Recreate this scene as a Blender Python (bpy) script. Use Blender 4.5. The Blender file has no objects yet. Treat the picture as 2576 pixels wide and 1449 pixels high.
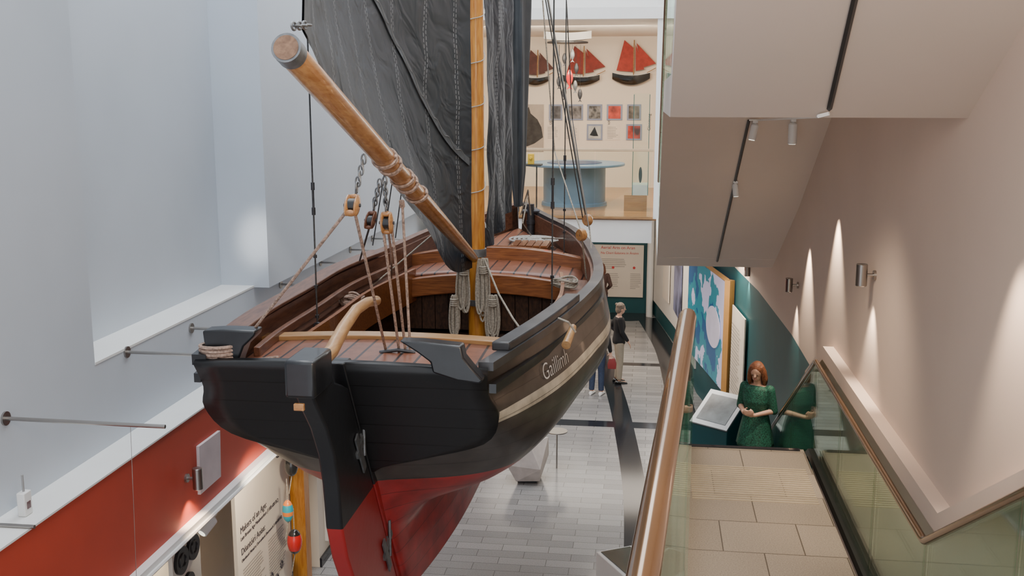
import bpy, bmesh, math, random
import numpy as np
from mathutils import Vector, Matrix, noise
random.seed(4)
V=Vector
F=2650.0
PSI=math.radians(7.54); PIT=math.radians(10.56)
c,s=math.cos(PSI),math.sin(PSI); cp,sp=math.cos(PIT),math.sin(PIT)
CAM=V((0,0,6.0))
# sight-line measurements onto real planes of the building
def ray(u,v):
    xr=(u-1288)/F; up=(724-v)/F
    fw=cp+up*sp; z=up*cp-sp
    return V((xr*c-fw*s, xr*s+fw*c, z))
def atX(u,v,x): r=ray(u,v); return CAM+r*(x/r.x)
def atY(u,v,y): r=ray(u,v); return CAM+r*(y/r.y)
def atZ(u,v,z): r=ray(u,v); return CAM+r*((z-6.0)/r.z)

# ---------------- materials ----------------
def nt(name):
    m=bpy.data.materials.new(name); m.use_nodes=True
    n=m.node_tree.nodes; l=m.node_tree.links
    return m,n,l,n['Principled BSDF']
def M(name,col,rough=.5,metal=0,var=.08,scale=4,bump=0,emit=0,stretch=(1,1,1),coat=0,ecol=None):
    m,n,l,b=nt(name)
    g=n.new('ShaderNodeNewGeometry'); mp=n.new('ShaderNodeMapping'); mp.inputs['Scale'].default_value=stretch
    l.new(g.outputs['Position'],mp.inputs['Vector'])
    t=n.new('ShaderNodeTexNoise'); t.inputs['Scale'].default_value=scale; t.inputs['Detail'].default_value=4
    l.new(mp.outputs[0],t.inputs['Vector'])
    r=n.new('ShaderNodeValToRGB'); l.new(t.outputs['Fac'],r.inputs[0])
    r.color_ramp.elements[0].position=.3; r.color_ramp.elements[1].position=.7
    r.color_ramp.elements[0].color=(*[max(0,x*(1-var)) for x in col],1)
    r.color_ramp.elements[1].color=(*[min(1,x*(1+var)) for x in col],1)
    l.new(r.outputs[0],b.inputs['Base Color'])
    b.inputs['Roughness'].default_value=rough; b.inputs['Metallic'].default_value=metal
    b.inputs['Coat Weight'].default_value=coat
    if bump:
        bp=n.new('ShaderNodeBump'); bp.inputs['Strength'].default_value=bump; bp.inputs['Distance'].default_value=.01
        l.new(t.outputs['Fac'],bp.inputs['Height']); l.new(bp.outputs[0],b.inputs['Normal'])
    if emit:
        b.inputs['Emission Color'].default_value=(*(ecol or col),1); b.inputs['Emission Strength'].default_value=emit
    return m
def brickmat(name,c1,c2,mortar,bw,rh,ms=.004,rough=.35,off=.5,rot=0,noisev=.3,ns=60):
    m,n,l,b=nt(name)
    g=n.new('ShaderNodeNewGeometry'); mp=n.new('ShaderNodeMapping'); mp.inputs['Rotation'].default_value=(0,0,rot)
    l.new(g.outputs['Position'],mp.inputs['Vector'])
    t=n.new('ShaderNodeTexBrick'); l.new(mp.outputs[0],t.inputs['Vector'])
    t.inputs['Color1'].default_value=(*c1,1); t.inputs['Color2'].default_value=(*c2,1); t.inputs['Mortar'].default_value=(*mortar,1)
    t.inputs['Scale'].default_value=1; t.inputs['Brick Width'].default_value=bw; t.inputs['Row Height'].default_value=rh
    t.inputs['Mortar Size'].default_value=ms; t.offset=off
    no=n.new('ShaderNodeTexNoise'); no.inputs['Scale'].default_value=ns; no.inputs['Detail'].default_value=3
    l.new(g.outputs['Position'],no.inputs['Vector'])
    mx=n.new('ShaderNodeMixRGB'); mx.blend_type='OVERLAY'; mx.inputs[0].default_value=noisev
    l.new(t.outputs['Color'],mx.inputs[1]); l.new(no.outputs['Fac'],mx.inputs[2]); l.new(mx.outputs[0],b.inputs['Base Color'])
    b.inputs['Roughness'].default_value=rough
    return m
def glassmat(name,col,k=.6):
    m,n,l,b=nt(name); out=n['Material Output']
    t=n.new('ShaderNodeBsdfTransparent'); t.inputs[0].default_value=(*col,1)
    g=n.new('ShaderNodeBsdfGlossy'); g.inputs['Roughness'].default_value=.02; g.inputs[0].default_value=(.9,1,.96,1)
    fr=n.new('ShaderNodeFresnel'); fr.inputs[0].default_value=1.35
    mu=n.new('ShaderNodeMath'); mu.operation='MULTIPLY'; mu.inputs[1].default_value=k; l.new(fr.outputs[0],mu.inputs[0])
    mx=n.new('ShaderNodeMixShader'); l.new(mu.outputs[0],mx.inputs[0]); l.new(t.outputs[0],mx.inputs[1]); l.new(g.outputs[0],mx.inputs[2])
    l.new(mx.outputs[0],out.inputs['Surface']); return m

wallL=M('plaster_cool',(.55,.60,.66),.6,var=.04,scale=.8)
wallW=M('plaster_white',(.80,.80,.79),.6,var=.03,scale=1.2)
wallR=M('plaster_warm',(.68,.54,.45),.7,var=.03,scale=1.0)
soff=M('plaster_soffit',(.76,.67,.60),.7,var=.02,scale=1.0)
redP=M('red_paint',(.50,.062,.032),.5,var=.06,scale=2)
teal=M('teal_paint',(.008,.085,.10),.5,var=.1,scale=2)
floorM=brickmat('granite_tiles',(.345,.34,.335),(.225,.222,.225),(.08,.08,.08),.62,.2,.004,.2,noisev=.4)
stairM=brickmat('granite_landing',(.33,.275,.215),(.285,.235,.18),(.10,.08,.06),.62,.6,.005,.4,noisev=.6,ns=90)
blackfl=M('black_granite',(.018,.019,.024),.12,var=.2,scale=40)
brassM=M('bronze_rail',(.20,.10,.034),.2,metal=.7,var=.15,scale=3,stretch=(6,1,6),coat=.6)
steel=M('brushed_steel',(.38,.36,.34),.3,metal=1,var=.05)
iron=M('iron',(.06,.06,.065),.45,metal=.7,var=.3,scale=20)
galv=M('galvanised',(.20,.21,.22),.45,metal=.7,var=.25,scale=20)
glassM=glassmat('green_glass',(.86,.92,.87))
clearM=glassmat('clear_glass',(.95,.98,.96),.5)
whiteM=M('white_gloss',(.80,.80,.78),.35,var=.02)
paper=M('panel_warm',(.78,.70,.60),.6,var=.02)
paperW=M('panel_white',(.78,.75,.70),.6,var=.02)
textM=M('ink',(.06,.05,.06),.6); greyI=M('ink_grey',(.36,.33,.30),.6); redI=M('ink_red',(.6,.05,.05),.6)
blk=M('black_paint',(.009,.010,.012),.34,var=.5,scale=6,bump=.15,coat=.2)
capM=M('grey_black_paint',(.036,.037,.041),.4,var=.45,scale=5,bump=.1,coat=.15)
ropeM=M('rope',(.33,.29,.235),.85,var=.35,scale=60,bump=.3)
ropeR=M('rope_red_fleck',(.33,.23,.18),.85,var=.5,scale=55,bump=.3)
wireM=M('wire_rope',(.07,.07,.07),.5,metal=.5,var=.3,scale=40)
def woodm(name,a,b2,stretch,scale=5,rough=.4,coat=.25,bump=.1,k=.72):
    a=[x*k for x in a]; b2=[x*k for x in b2]
    m,n,l,b=nt(name)
    g=n.new('ShaderNodeNewGeometry'); mp=n.new('ShaderNodeMapping'); mp.inputs['Scale'].default_value=stretch
    l.new(g.outputs['Position'],mp.inputs['Vector'])
    t=n.new('ShaderNodeTexNoise'); t.inputs['Scale'].default_value=scale; t.inputs['Detail'].default_value=6; t.inputs['Distortion'].default_value=.6
    l.new(mp.outputs[0],t.inputs['Vector'])
    r=n.new('ShaderNodeValToRGB'); l.new(t.outputs['Fac'],r.inputs[0])
    r.color_ramp.elements[0].position=.32; r.color_ramp.elements[1].position=.68
    r.color_ramp.elements[0].color=(*a,1); r.color_ramp.elements[1].color=(*b2,1)
    l.new(r.outputs[0],b.inputs['Base Color']); b.inputs['Roughness'].default_value=rough; b.inputs['Coat Weight'].default_value=coat
    bp=n.new('ShaderNodeBump'); bp.inputs['Strength'].default_value=bump; bp.inputs['Distance'].default_value=.005
    l.new(t.outputs['Fac'],bp.inputs['Height']); l.new(bp.outputs[0],b.inputs['Normal'])
    return m
mastW=woodm('mast_wood',(.50,.17,.02),(.74,.33,.05),(8,8,1))
boomW=woodm('boom_wood',(.44,.18,.055),(.68,.35,.13),(8,1,8),coat=.5,rough=.35)
tillW=woodm('tiller_wood',(.45,.23,.09),(.64,.38,.17),(8,1,8),coat=.1)
beamW=woodm('beam_wood',(.18,.048,.010),(.38,.13,.035),(1,10,10),coat=.4)
bulW=woodm('bulwark_wood',(.12,.042,.022),(.24,.10,.052),(8,1,8),coat=.15,rough=.45)
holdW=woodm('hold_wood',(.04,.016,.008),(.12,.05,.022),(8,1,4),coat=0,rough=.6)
ltW=woodm('light_wood',(.40,.20,.07),(.56,.31,.12),(1,8,8))
deckM=brickmat('deck_planks',(.22,.080,.040),(.15,.052,.028),(.018,.011,.010),.14,3.0,.010,.36,off=.3,noisev=.45,ns=18)
galW=brickmat('oak_floor',(.46,.23,.08),(.38,.18,.055),(.2,.1,.04),1.6,.12,.003,.2)
# hull paint by height above the keel
hullM,n,l,b=nt('hull_paint')
g=n.new('ShaderNodeNewGeometry'); sx=n.new('ShaderNodeSeparateXYZ'); l.new(g.outputs['Position'],sx.inputs[0])
mr=n.new('ShaderNodeMapRange'); mr.inputs['From Min'].default_value=2; mr.inputs['From Max'].default_value=4.5; l.new(sx.outputs['Z'],mr.inputs[0])
r=n.new('ShaderNodeValToRGB'); r.color_ramp.interpolation='CONSTANT'; l.new(mr.outputs[0],r.inputs[0])
e=r.color_ramp.elements; e[0].position=0; e[0].color=(.33,.018,.018,1)
e[1].position=(3.28-2)/2.5; e[1].color=(.054,.045,.039,1)
x=e.new((3.87-2)/2.5); x.color=(.50,.45,.36,1)
x=e.new((3.955-2)/2.5); x.color=(.058,.049,.043,1)
no=n.new('ShaderNodeTexNoise'); no.inputs['Scale'].default_value=5; no.inputs['Detail'].default_value=8; l.new(g.outputs['Position'],no.inputs[0])
mx=n.new('ShaderNodeMixRGB'); mx.blend_type='OVERLAY'; mx.inputs[0].default_value=.8; l.new(r.outputs[0],mx.inputs[1]); l.new(no.outputs['Fac'],mx.inputs[2])
b.inputs['Roughness'].default_value=.38; b.inputs['Coat Weight'].default_value=.12
wv=n.new('ShaderNodeMath'); wv.operation='PINGPONG'; wv.inputs[1].default_value=.075; l.new(sx.outputs['Z'],wv.inputs[0])
gt=n.new('ShaderNodeMath'); gt.operation='GREATER_THAN'; gt.inputs[1].default_value=.0035; l.new(wv.outputs[0],gt.inputs[0])
ma=n.new('ShaderNodeMath'); ma.operation='MULTIPLY_ADD'; ma.inputs[1].default_value=.5; ma.inputs[2].default_value=.5; l.new(gt.outputs[0],ma.inputs[0])
m2=n.new('ShaderNodeMixRGB'); m2.blend_type='MULTIPLY'; m2.inputs[0].default_value=1; l.new(mx.outputs[0],m2.inputs[1]); l.new(ma.outputs[0],m2.inputs[2]); l.new(m2.outputs[0],b.inputs['Base Color'])
bp=n.new('ShaderNodeBump'); bp.inputs['Strength'].default_value=.6; bp.inputs['Distance'].default_value=.004; l.new(gt.outputs[0],bp.inputs['Height']); l.new(bp.outputs[0],b.inputs['Normal'])
# two tone rudder
rudM,n,l,b=nt('rudder_paint')
g=n.new('ShaderNodeNewGeometry'); sx=n.new('ShaderNodeSeparateXYZ'); l.new(g.outputs['Position'],sx.inputs[0])
gt=n.new('ShaderNodeMath'); gt.operation='GREATER_THAN'; gt.inputs[1].default_value=3.29; l.new(sx.outputs['Z'],gt.inputs[0])
mx=n.new('ShaderNodeMixRGB'); mx.inputs[1].default_value=(.33,.018,.018,1); mx.inputs[2].default_value=(.012,.013,.015,1); l.new(gt.outputs[0],mx.inputs[0]); l.new(mx.outputs[0],b.inputs['Base Color'])
no=n.new('ShaderNodeTexNoise'); no.inputs['Scale'].default_value=9; no.inputs['Detail'].default_value=6; l.new(g.outputs['Position'],no.inputs[0])
bp=n.new('ShaderNodeBump'); bp.inputs['Strength'].default_value=.2; bp.inputs['Distance'].default_value=.01; l.new(no.outputs['Fac'],bp.inputs['Height']); l.new(bp.outputs[0],b.inputs['Normal']); b.inputs['Roughness'].default_value=.36
# sail cloth with stitched seams (uv)
def sailmat(name,base,nseam,stitch=(.22,.23,.24)):
    m,n,l,b=nt(name)
    uv=n.new('ShaderNodeUVMap'); sx=n.new('ShaderNodeSeparateXYZ'); l.new(uv.outputs[0],sx.inputs[0])
    no=n.new('ShaderNodeTexNoise'); no.inputs['Scale'].default_value=9; no.inputs['Detail'].default_value=3; l.new(uv.outputs[0],no.inputs[0])
    a=n.new('ShaderNodeMath'); a.operation='MULTIPLY_ADD'; a.inputs[1].default_value=.03; l.new(no.outputs['Fac'],a.inputs[0]); l.new(sx.outputs['X'],a.inputs[2])
    q=n.new('ShaderNodeMath'); q.operation='MULTIPLY'; q.inputs[1].default_value=nseam; l.new(a.outputs[0],q.inputs[0])
    fr=n.new('ShaderNodeMath'); fr.operation='FRACT'; l.new(q.outputs[0],fr.inputs[0])
    w=.0075; outs=[]
    for cc in (.47,.54):
        cm=n.new('ShaderNodeMath'); cm.operation='COMPARE'; cm.inputs[1].default_value=cc; cm.inputs[2].default_value=w; l.new(fr.outputs[0],cm.inputs[0]); outs.append(cm)
    ad=n.new('ShaderNodeMath'); ad.operation='MAXIMUM'; l.new(outs[0].outputs[0],ad.inputs[0]); l.new(outs[1].outputs[0],ad.inputs[1])
    dv=n.new('ShaderNodeMath'); dv.operation='MULTIPLY'; dv.inputs[1].default_value=110; l.new(sx.outputs['Y'],dv.inputs[0])
    df=n.new('ShaderNodeMath'); df.operation='FRACT'; l.new(dv.outputs[0],df.inputs[0])
    dg=n.new('ShaderNodeMath'); dg.operation='LESS_THAN'; dg.inputs[1].default_value=.65; l.new(df.outputs[0],dg.inputs[0])
    mu=n.new('ShaderNodeMath'); mu.operation='MULTIPLY'; l.new(ad.outputs[0],mu.inputs[0]); l.new(dg.outputs[0],mu.inputs[1])
    mx=n.new('ShaderNodeMixRGB'); mx.inputs[1].default_value=(*base,1); mx.inputs[2].default_value=(*stitch,1); l.new(mu.outputs[0],mx.inputs[0]); l.new(mx.outputs[0],b.inputs['Base Color'])
    b.inputs['Roughness'].default_value=.5; b.inputs['Specular IOR Level'].default_value=.4
    mp=n.new('ShaderNodeMapping'); mp.inputs['Scale'].default_value=(7,9,1); mp.inputs['Rotation'].default_value=(0,0,.6); l.new(uv.outputs[0],mp.inputs[0])
    n2=n.new('ShaderNodeTexNoise'); n2.inputs['Scale'].default_value=1.8; n2.inputs['Detail'].default_value=2; n2.inputs['Distortion'].default_value=1.2; l.new(mp.outputs[0],n2.inputs[0])
    bp=n.new('ShaderNodeBump'); bp.inputs['Strength'].default_value=.7; bp.inputs['Distance'].default_value=.06; l.new(n2.outputs['Fac'],bp.inputs['Height']); l.new(bp.outputs[0],b.inputs['Normal'])
    return m
sailM=sailmat('tanned_sailcloth',(.022,.028,.036),8)
sailM2=sailmat('tanned_sailcloth_fore',(.016,.021,.029),3)
strapM=M('sail_band',(.075,.083,.092),.7,var=.2,scale=20)
skinM=M('skin',(.60,.36,.26),.5,var=.05)

# ---------------- geometry ----------------
WO={}
class G:
    def __init__(s_): s_.v=[];s_.f=[];s_.m=[];s_.uv=None
    def add(q,vs,fs,mi=0):
        o=len(q.v); q.v+=[V(x) for x in vs]; q.f+=[tuple(i+o for i in f) for f in fs]; q.m+=[mi]*len(fs)
    def box(q,cc,sz,R=None,mi=0):
        cc=V(cc); vs=[]
        for x in (-1,1):
            for y in (-1,1):
                for z in (-1,1):
                    p=V((x*sz[0]/2,y*sz[1]/2,z*sz[2]/2))
                    if R is not None: p=R@p
                    vs.append(cc+p)
        q.add(vs,[(0,1,3,2),(4,6,7,5),(0,4,5,1),(2,3,7,6),(0,2,6,4),(1,5,7,3)],mi); return q
    def bx(q,x0,x1,y0,y1,z0,z1,mi=0): return q.box(((x0+x1)/2,(y0+y1)/2,(z0+z1)/2),(abs(x1-x0),abs(y1-y0),abs(z1-z0)),None,mi)
    def loft(q,rings,mi=0,cap=True):
        n_=len(rings[0]); vs=[p for r_ in rings for p in r_]; fs=[]
        for i in range(len(rings)-1):
            for j in range(n_):
                k=(j+1)%n_; fs.append((i*n_+j,i*n_+k,(i+1)*n_+k,(i+1)*n_+j))
        if cap: fs.append(tuple(range(n_))[::-1]); fs.append(tuple((len(rings)-1)*n_+j for j in range(n_)))
        q.add(vs,fs,mi); return q
    def tube(q,pts,r,n=8,mi=0,flat=1.0,cap=True):
        pts=[V(p) for p in pts]; N=len(pts)
        if not hasattr(r,'__len__'): r=[r]*N
        T=[]
        for i in range(N):
            t=(pts[min(i+1,N-1)]-pts[max(i-1,0)]); T.append(t.normalized() if t.length>1e-9 else V((0,0,1)))
        a=V((0,0,1)) if abs(T[0].z)<.9 else V((1,0,0))
        u_=T[0].cross(a).normalized(); rings=[]
        for i in range(N):
            u_=(u_-T[i]*u_.dot(T[i])).normalized(); w=T[i].cross(u_)
            rings.append([pts[i]+(u_*math.cos(2*math.pi*k/n)*flat+w*math.sin(2*math.pi*k/n))*r[i] for k in range(n)])
        return q.loft(rings,mi,cap)
    def cap(q,a,b,ra,rb,n=12,mi=0):
        a=V(a);b=V(b);d=(b-a).normalized()
        pts=[a-d*ra*.95,a-d*ra*.7,a-d*ra*.35,a,b,b+d*rb*.35,b+d*rb*.7,b+d*rb*.95]
        rr=[ra*.3,ra*.71,ra*.94,ra,rb,rb*.94,rb*.71,rb*.3]
        return q.tube(pts,rr,n,mi)
    def ell(q,cc,r,R=None,nu=14,nv=9,mi=0):
        cc=V(cc); vs=[];fs=[]
        for i in range(1,nv):
            t=math.pi*i/nv
            for j in range(nu):
                p=2*math.pi*j/nu
                w=V((r[0]*math.sin(t)*math.cos(p),r[1]*math.sin(t)*math.sin(p),r[2]*math.cos(t)))
                if R is not None: w=R@w
                vs.append(cc+w)
        tp=V((0,0,r[2])); bt=V((0,0,-r[2]))
        if R is not None: tp=R@tp; bt=R@bt
        vs+= [cc+tp,cc+bt]; a=len(vs)-2
        for i in range(nv-2):
            for j in range(nu):
                k=(j+1)%nu; fs.append((i*nu+j,(i+1)*nu+j,(i+1)*nu+k,i*nu+k))
        for j in range(nu):
            k=(j+1)%nu; fs.append((a,j,k)); fs.append((a+1,(nv-2)*nu+k,(nv-2)*nu+j))
        q.add(vs,fs,mi); return q
    def prism(q,pts,vec,mi=0):
        pts=[V(p) for p in pts]; vec=V(vec); n_=len(pts)
        q.add(pts+[p+vec for p in pts],[tuple(range(n_)),tuple(range(n_,2*n_))[::-1]]+[(i,(i+1)%n_,n_+(i+1)%n_,n_+i) for i in range(n_)],mi); return q
    def grid(q,fn,nu,nv,mi=0,uv=False):
        vs=[fn(i/nu,j/nv) for j in range(nv+1) for i in range(nu+1)]
        fs=[(j*(nu+1)+i,j*(nu+1)+i+1,(j+1)*(nu+1)+i+1,(j+1)*(nu+1)+i) for j in range(nv) for i in range(nu)]
        if uv: q.uv=[(i/nu,j/nv) for j in range(nv+1) for i in range(nu+1)]
        q.add(vs,fs,mi); return q
    def xf(q,Mx): q.v=[Mx@p for p in q.v]; return q
    def obj(q,name,mats,parent=None,label=None,cat=None,group=None,kind=None,bevel=0,recalc=True,ang=38,sol=0,remesh=0,soloff=-1):
        if not isinstance(mats,(list,tuple)): mats=[mats]
        xs=[p.x for p in q.v];ys=[p.y for p in q.v];zs_=[p.z for p in q.v]
        o=V(((min(xs)+max(xs))/2,(min(ys)+max(ys))/2,min(zs_)))
        me=bpy.data.meshes.new(name); me.from_pydata([p-o for p in q.v],[],q.f)
        for m_ in mats: me.materials.append(m_)
        me.polygons.foreach_set('material_index',q.m); me.polygons.foreach_set('use_smooth',[True]*len(q.f))
        if q.uv:
            ul=me.uv_layers.new(name='UVMap')
            for lp in me.loops: ul.data[lp.index].uv=q.uv[lp.vertex_index]
        me.update()
        if recalc:
            bm=bmesh.new(); bm.from_mesh(me); bmesh.ops.recalc_face_normals(bm,faces=bm.faces); bm.to_mesh(me); bm.free()
        me.set_sharp_from_angle(angle=math.radians(ang))
        ob=bpy.data.objects.new(name,me); bpy.context.scene.collection.objects.link(ob)
        WO[ob.name]=o
        if parent: ob.parent=parent; ob.location=o-WO[parent.name]
        else: ob.location=o
        if label: ob['label']=label
        if cat: ob['category']=cat
        if group: ob['group']=group
        if kind: ob['kind']=kind
        if sol: md=ob.modifiers.new('s','SOLIDIFY'); md.thickness=sol; md.offset=soloff
        if remesh:
            md=ob.modifiers.new('r','REMESH'); md.mode='VOXEL'; md.voxel_size=remesh; md.use_smooth_shade=True
            md=ob.modifiers.new('sm','SMOOTH'); md.iterations=2; md.factor=.4
        if bevel: md=ob.modifiers.new('b','BEVEL'); md.width=bevel; md.segments=2; md.limit_method='ANGLE'
        return ob
def empty(name,loc,label,cat,group=None,parent=None):
    ob=bpy.data.objects.new(name,None); bpy.context.scene.collection.objects.link(ob); loc=V(loc); WO[ob.name]=loc
    ob.empty_display_size=.1
    ob.location=loc if not parent else loc-WO[parent.name]
    if parent: ob.parent=parent
    if label: ob['label']=label
    if cat: ob['category']=cat
    if group: ob['group']=group
    return ob
def text(body,org,xd,ud,size,mat,parent,name='lettering',depth=.0015,warp=None,shear=0,sx_=1.0,off=0):
    cu=bpy.data.curves.new('t','FONT'); cu.body=body; cu.size=size; cu.extrude=depth; cu.shear=shear; cu.offset=off
    ob=bpy.data.objects.new('t',cu); bpy.context.scene.collection.objects.link(ob)
    dg=bpy.context.evaluated_depsgraph_get(); dg.update(); me=bpy.data.meshes.new_from_object(ob.evaluated_get(dg))
    xd=V(xd).normalized();ud=V(ud).normalized();nd=xd.cross(ud)
    q=G(); q.v=[V(org)+xd*p.co.x*sx_+ud*p.co.y+nd*p.co.z for p in me.vertices]
    if warp: q.v=[warp(p) for p in q.v]
    q.f=[tuple(p.vertices) for p in me.polygons]; q.m=[0]*len(q.f)
    bpy.data.objects.remove(ob); bpy.data.curves.remove(cu); bpy.data.meshes.remove(me)
    return q.obj(name,mat,parent,recalc=False)
def light(kind,loc,energy,col,size=.1,target=None,spot=60,blend=.6,sy=None):
    ld=bpy.data.lights.new('scene_light',kind); ld.energy=energy; ld.color=col  # one name for lamps, daylight and added fills alike
    if kind=='AREA':
        ld.size=size
        if sy: ld.shape='RECTANGLE'; ld.size_y=sy
    elif kind=='SPOT': ld.spot_size=math.radians(spot); ld.spot_blend=blend; ld.shadow_soft_size=size
    else: ld.shadow_soft_size=size
    o=bpy.data.objects.new('scene_light',ld); bpy.context.scene.collection.objects.link(o); o.location=loc
    if target is not None: o.rotation_euler=(V(target)-V(loc)).to_track_quat('-Z','Y').to_euler()
    return o
def ribbonlines(q,org,xd,ud,w,n_,dz,th,mi=0,seed=1):
    rr=random.Random(seed); nrm=V(xd).cross(V(ud)).normalized()*.003
    for i in range(n_):
        L=w*(rr.uniform(.75,1) if i<n_-1 else .5); o=V(org)-V(ud)*dz*i
        q.prism([o,o+V(xd)*L,o+V(xd)*L+V(ud)*th,o+V(ud)*th],nrm,mi)

# ================= ROOM =================
G().bx(-5,3.2,-1,30,-.2,0).obj('floor',floorM,kind='structure')
q=G()
q.bx(-4.9,-4.4,-1,30,3.1,3.84); q.bx(-4.9,-4.4,-1,7.7,3.84,10); q.bx(-5.05,-4.78,7.7,11.15,3.84,10)
q.bx(-4.9,-4.22,11.15,26.2,3.84,10)
q.obj('wall_left',wallL,kind='structure')
G().bx(-4.9,-4.1,-1,30,2.15,3.1).obj('wall_left.001',redP,kind='structure')
G().bx(-4.78,-4.395,7.7,11.15,3.84,3.86).obj('trim_1',whiteM,kind='structure')
G().bx(-4.41,-4.085,-1,30,3.1,3.115).obj('trim_2',whiteM,kind='structure')
G().bx(-4.4,-4.02,-1,12.2,2.07,2.16).obj('trim_3',whiteM,kind='structure',bevel=.005)
G().bx(-4.85,-4.75,-1,12.2,0,2.15).bx(-4.9,-4.1,12.2,30,0,2.15).obj('wall_left.002',paper,kind='structure')
G().bx(-4.1,-4.07,12.2,29,0,.12).bx(-4.75,-4.6,-1,12.2,0,.12).obj('baseboard_left',blackfl,kind='structure')
# right curved wall in plan
plan=[(1.8,-1),(1.8,11.2),(1.79,13.2),(1.66,16.2),(1.47,18.4),(1.0,20.9),(.67,24.9),(.12,28.6)]
def wallstrip(name,z0,z1,mat,pl,off=0,th=.25):
    q=G()
    rings=[[V((x+off,y,z0)),V((x+off,y,z1)),V((x+off+th,y,z1)),V((x+off+th,y,z0))] for x,y in pl]
    q.loft(rings); return q.obj(name,mat,kind='structure',ang=50)
wallstrip('wall_right',3.0,9.8,wallR,plan[:5])
wallstrip('wall_right.001',0,3.0,teal,plan[1:])
wallstrip('wall_right.002',0,3.0,wallR,plan[:2])
wallstrip('wall_right.003',.45,3.0,paperW,[(.98,21.1),(.66,24.9),(.11,28.5)],-.03,.05)
# back
G().bx(-5,1,28.6,28.8,0,3.2).obj('wall_back',teal,kind='structure')
G().bx(-4.2,.3,26.0,26.2,3.69,8).obj('wall_back.001',M('plaster_gallery',(.84,.74,.62),.6,var=.03,scale=1),kind='structure')
G().bx(-4.2,.02,19.5,28.6,3.24,3.66).obj('trim_4',whiteM,kind='structure')
G().bx(-4.2,1.6,19.52,28.6,3.66,3.69).obj('floor.001',galW,kind='structure')
G().bx(-4.2,1.8,19.6,26.1,7.30,7.4).obj('ceiling',M('gallery_ceiling',(.80,.74,.66),.7,var=.02),kind='structure')
G().bx(-4.2,1.8,19.45,19.7,7.28,7.48).bx(-4.2,1.8,20.9,21.0,7.48,9.5).obj('trim_5',whiteM,kind='structure')
G().bx(.04,.3,19.5,19.85,3.69,9.5).obj('trim_6',whiteM,kind='structure')
G().bx(-4.2,.03,19.44,19.52,3.69,3.73).obj('trim_7',ltW,kind='structure')
G().bx(.3,1.7,22.4,22.5,3.69,7.3).obj('window_1',M('bright_pane',(.9,.9,.88),.4,emit=2.5,ecol=(1,.97,.92)),kind='structure')
G().bx(.26,.32,19.86,26.0,3.69,7.3).obj('wall_right.004',wallW,kind='structure')
G().tube([(0.02,28.2,0),(.02,28.2,3.24)],.09,16).obj('trim_8',whiteM,kind='structure')
# floor inlays
def path_band(pts,w,name):
    q=G(); P=[V((x,y,0)) for x,y in pts]
    fine=[]
    for i in range(len(P)-1):
        for k in range(6):
            t=k/6; p0=P[max(i-1,0)];p1=P[i];p2=P[i+1];p3=P[min(i+2,len(P)-1)]
            fine.append(.5*((2*p1)+(p2-p0)*t+(2*p0-5*p1+4*p2-p3)*t*t+(3*p1-p0-3*p2+p3)*t**3))
    fine.append(P[-1]); rings=[]
    for i,p in enumerate(fine):
        d=(fine[min(i+1,len(fine)-1)]-fine[max(i-1,0)]).normalized(); nn=V((-d.y,d.x,0))*w/2
        rings.append([p-nn+V((0,0,-.01)),p+nn+V((0,0,-.01)),p+nn+V((0,0,.003)),p-nn+V((0,0,.003))])
    q.loft(rings); return q.obj(name,blackfl,kind='structure')
path_band([(0.05,9),(-.05,12.5),(-.14,15.3),(-.38,18.3),(-.62,20.6),(-1.0,23.4),(-1.6,27)],.36,'trim_9')
G().bx(-4,.9,18.45,18.8,-.01,.002).obj('trim_10',blackfl,kind='structure')
G().bx(-4,.8,22.9,23.15,-.01,.002).obj('trim_11',blackfl,kind='structure')
q=G(); cc=atZ(1578,795,0); q.loft([[V((cc.x+math.cos(a)*.62,cc.y+math.sin(a)*.62,z)) for a in [i*math.pi/16 for i in range(32)]] for z in (-.01,.004)]).obj('trim_12',blackfl,kind='structure')
path_band([(.72,18.5),(.62,21),(.42,24.5),(-.05,28)],.5,'trim_13')

# ================= STAIRS =================
def steps(y0,z0,y1,z1,n_):
    out=[]; dy=(y1-y0)/n_; dz=(z1-z0)/n_
    for i in range(n_): out+= [(y0+dy*i,z0+dz*(i+1)),(y0+dy*(i+1),z0+dz*(i+1))]
    return out
def yzprism(q,prof,x0,x1,mi=0): q.prism([V((x0,y,z)) for y,z in prof],(x1-x0,0,0),mi)
q=G()
prof=[(-1,4.4),(2.85,4.4)]+steps(2.85,4.4,6.1,2.5,11)+[(10.3,2.5)]+steps(10.3,2.5,14.9,0.02,14)+[(14.4,.02),(10.1,2.2),(6.0,2.2),(2.8,4.1),(-1,4.1)]
yzprism(q,prof,.3,1.56)
st=q.obj('staircase',stairM,label='granite-tiled staircase with a half landing beside warm plaster wall',cat='staircase',recalc=True)
q=G(); 
for i in range(17): y=8.86+i*.052; q.bx(.42,1.5,y,y+.022,2.498,2.505)
q.obj('tactile_strip',M('pale_inlay',(.52,.43,.30),.4,metal=.2),st)
q=G(); q.bx(.42,1.52,10.24,10.3,2.499,2.51); q.obj('step_nosing',blackfl,st)
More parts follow.
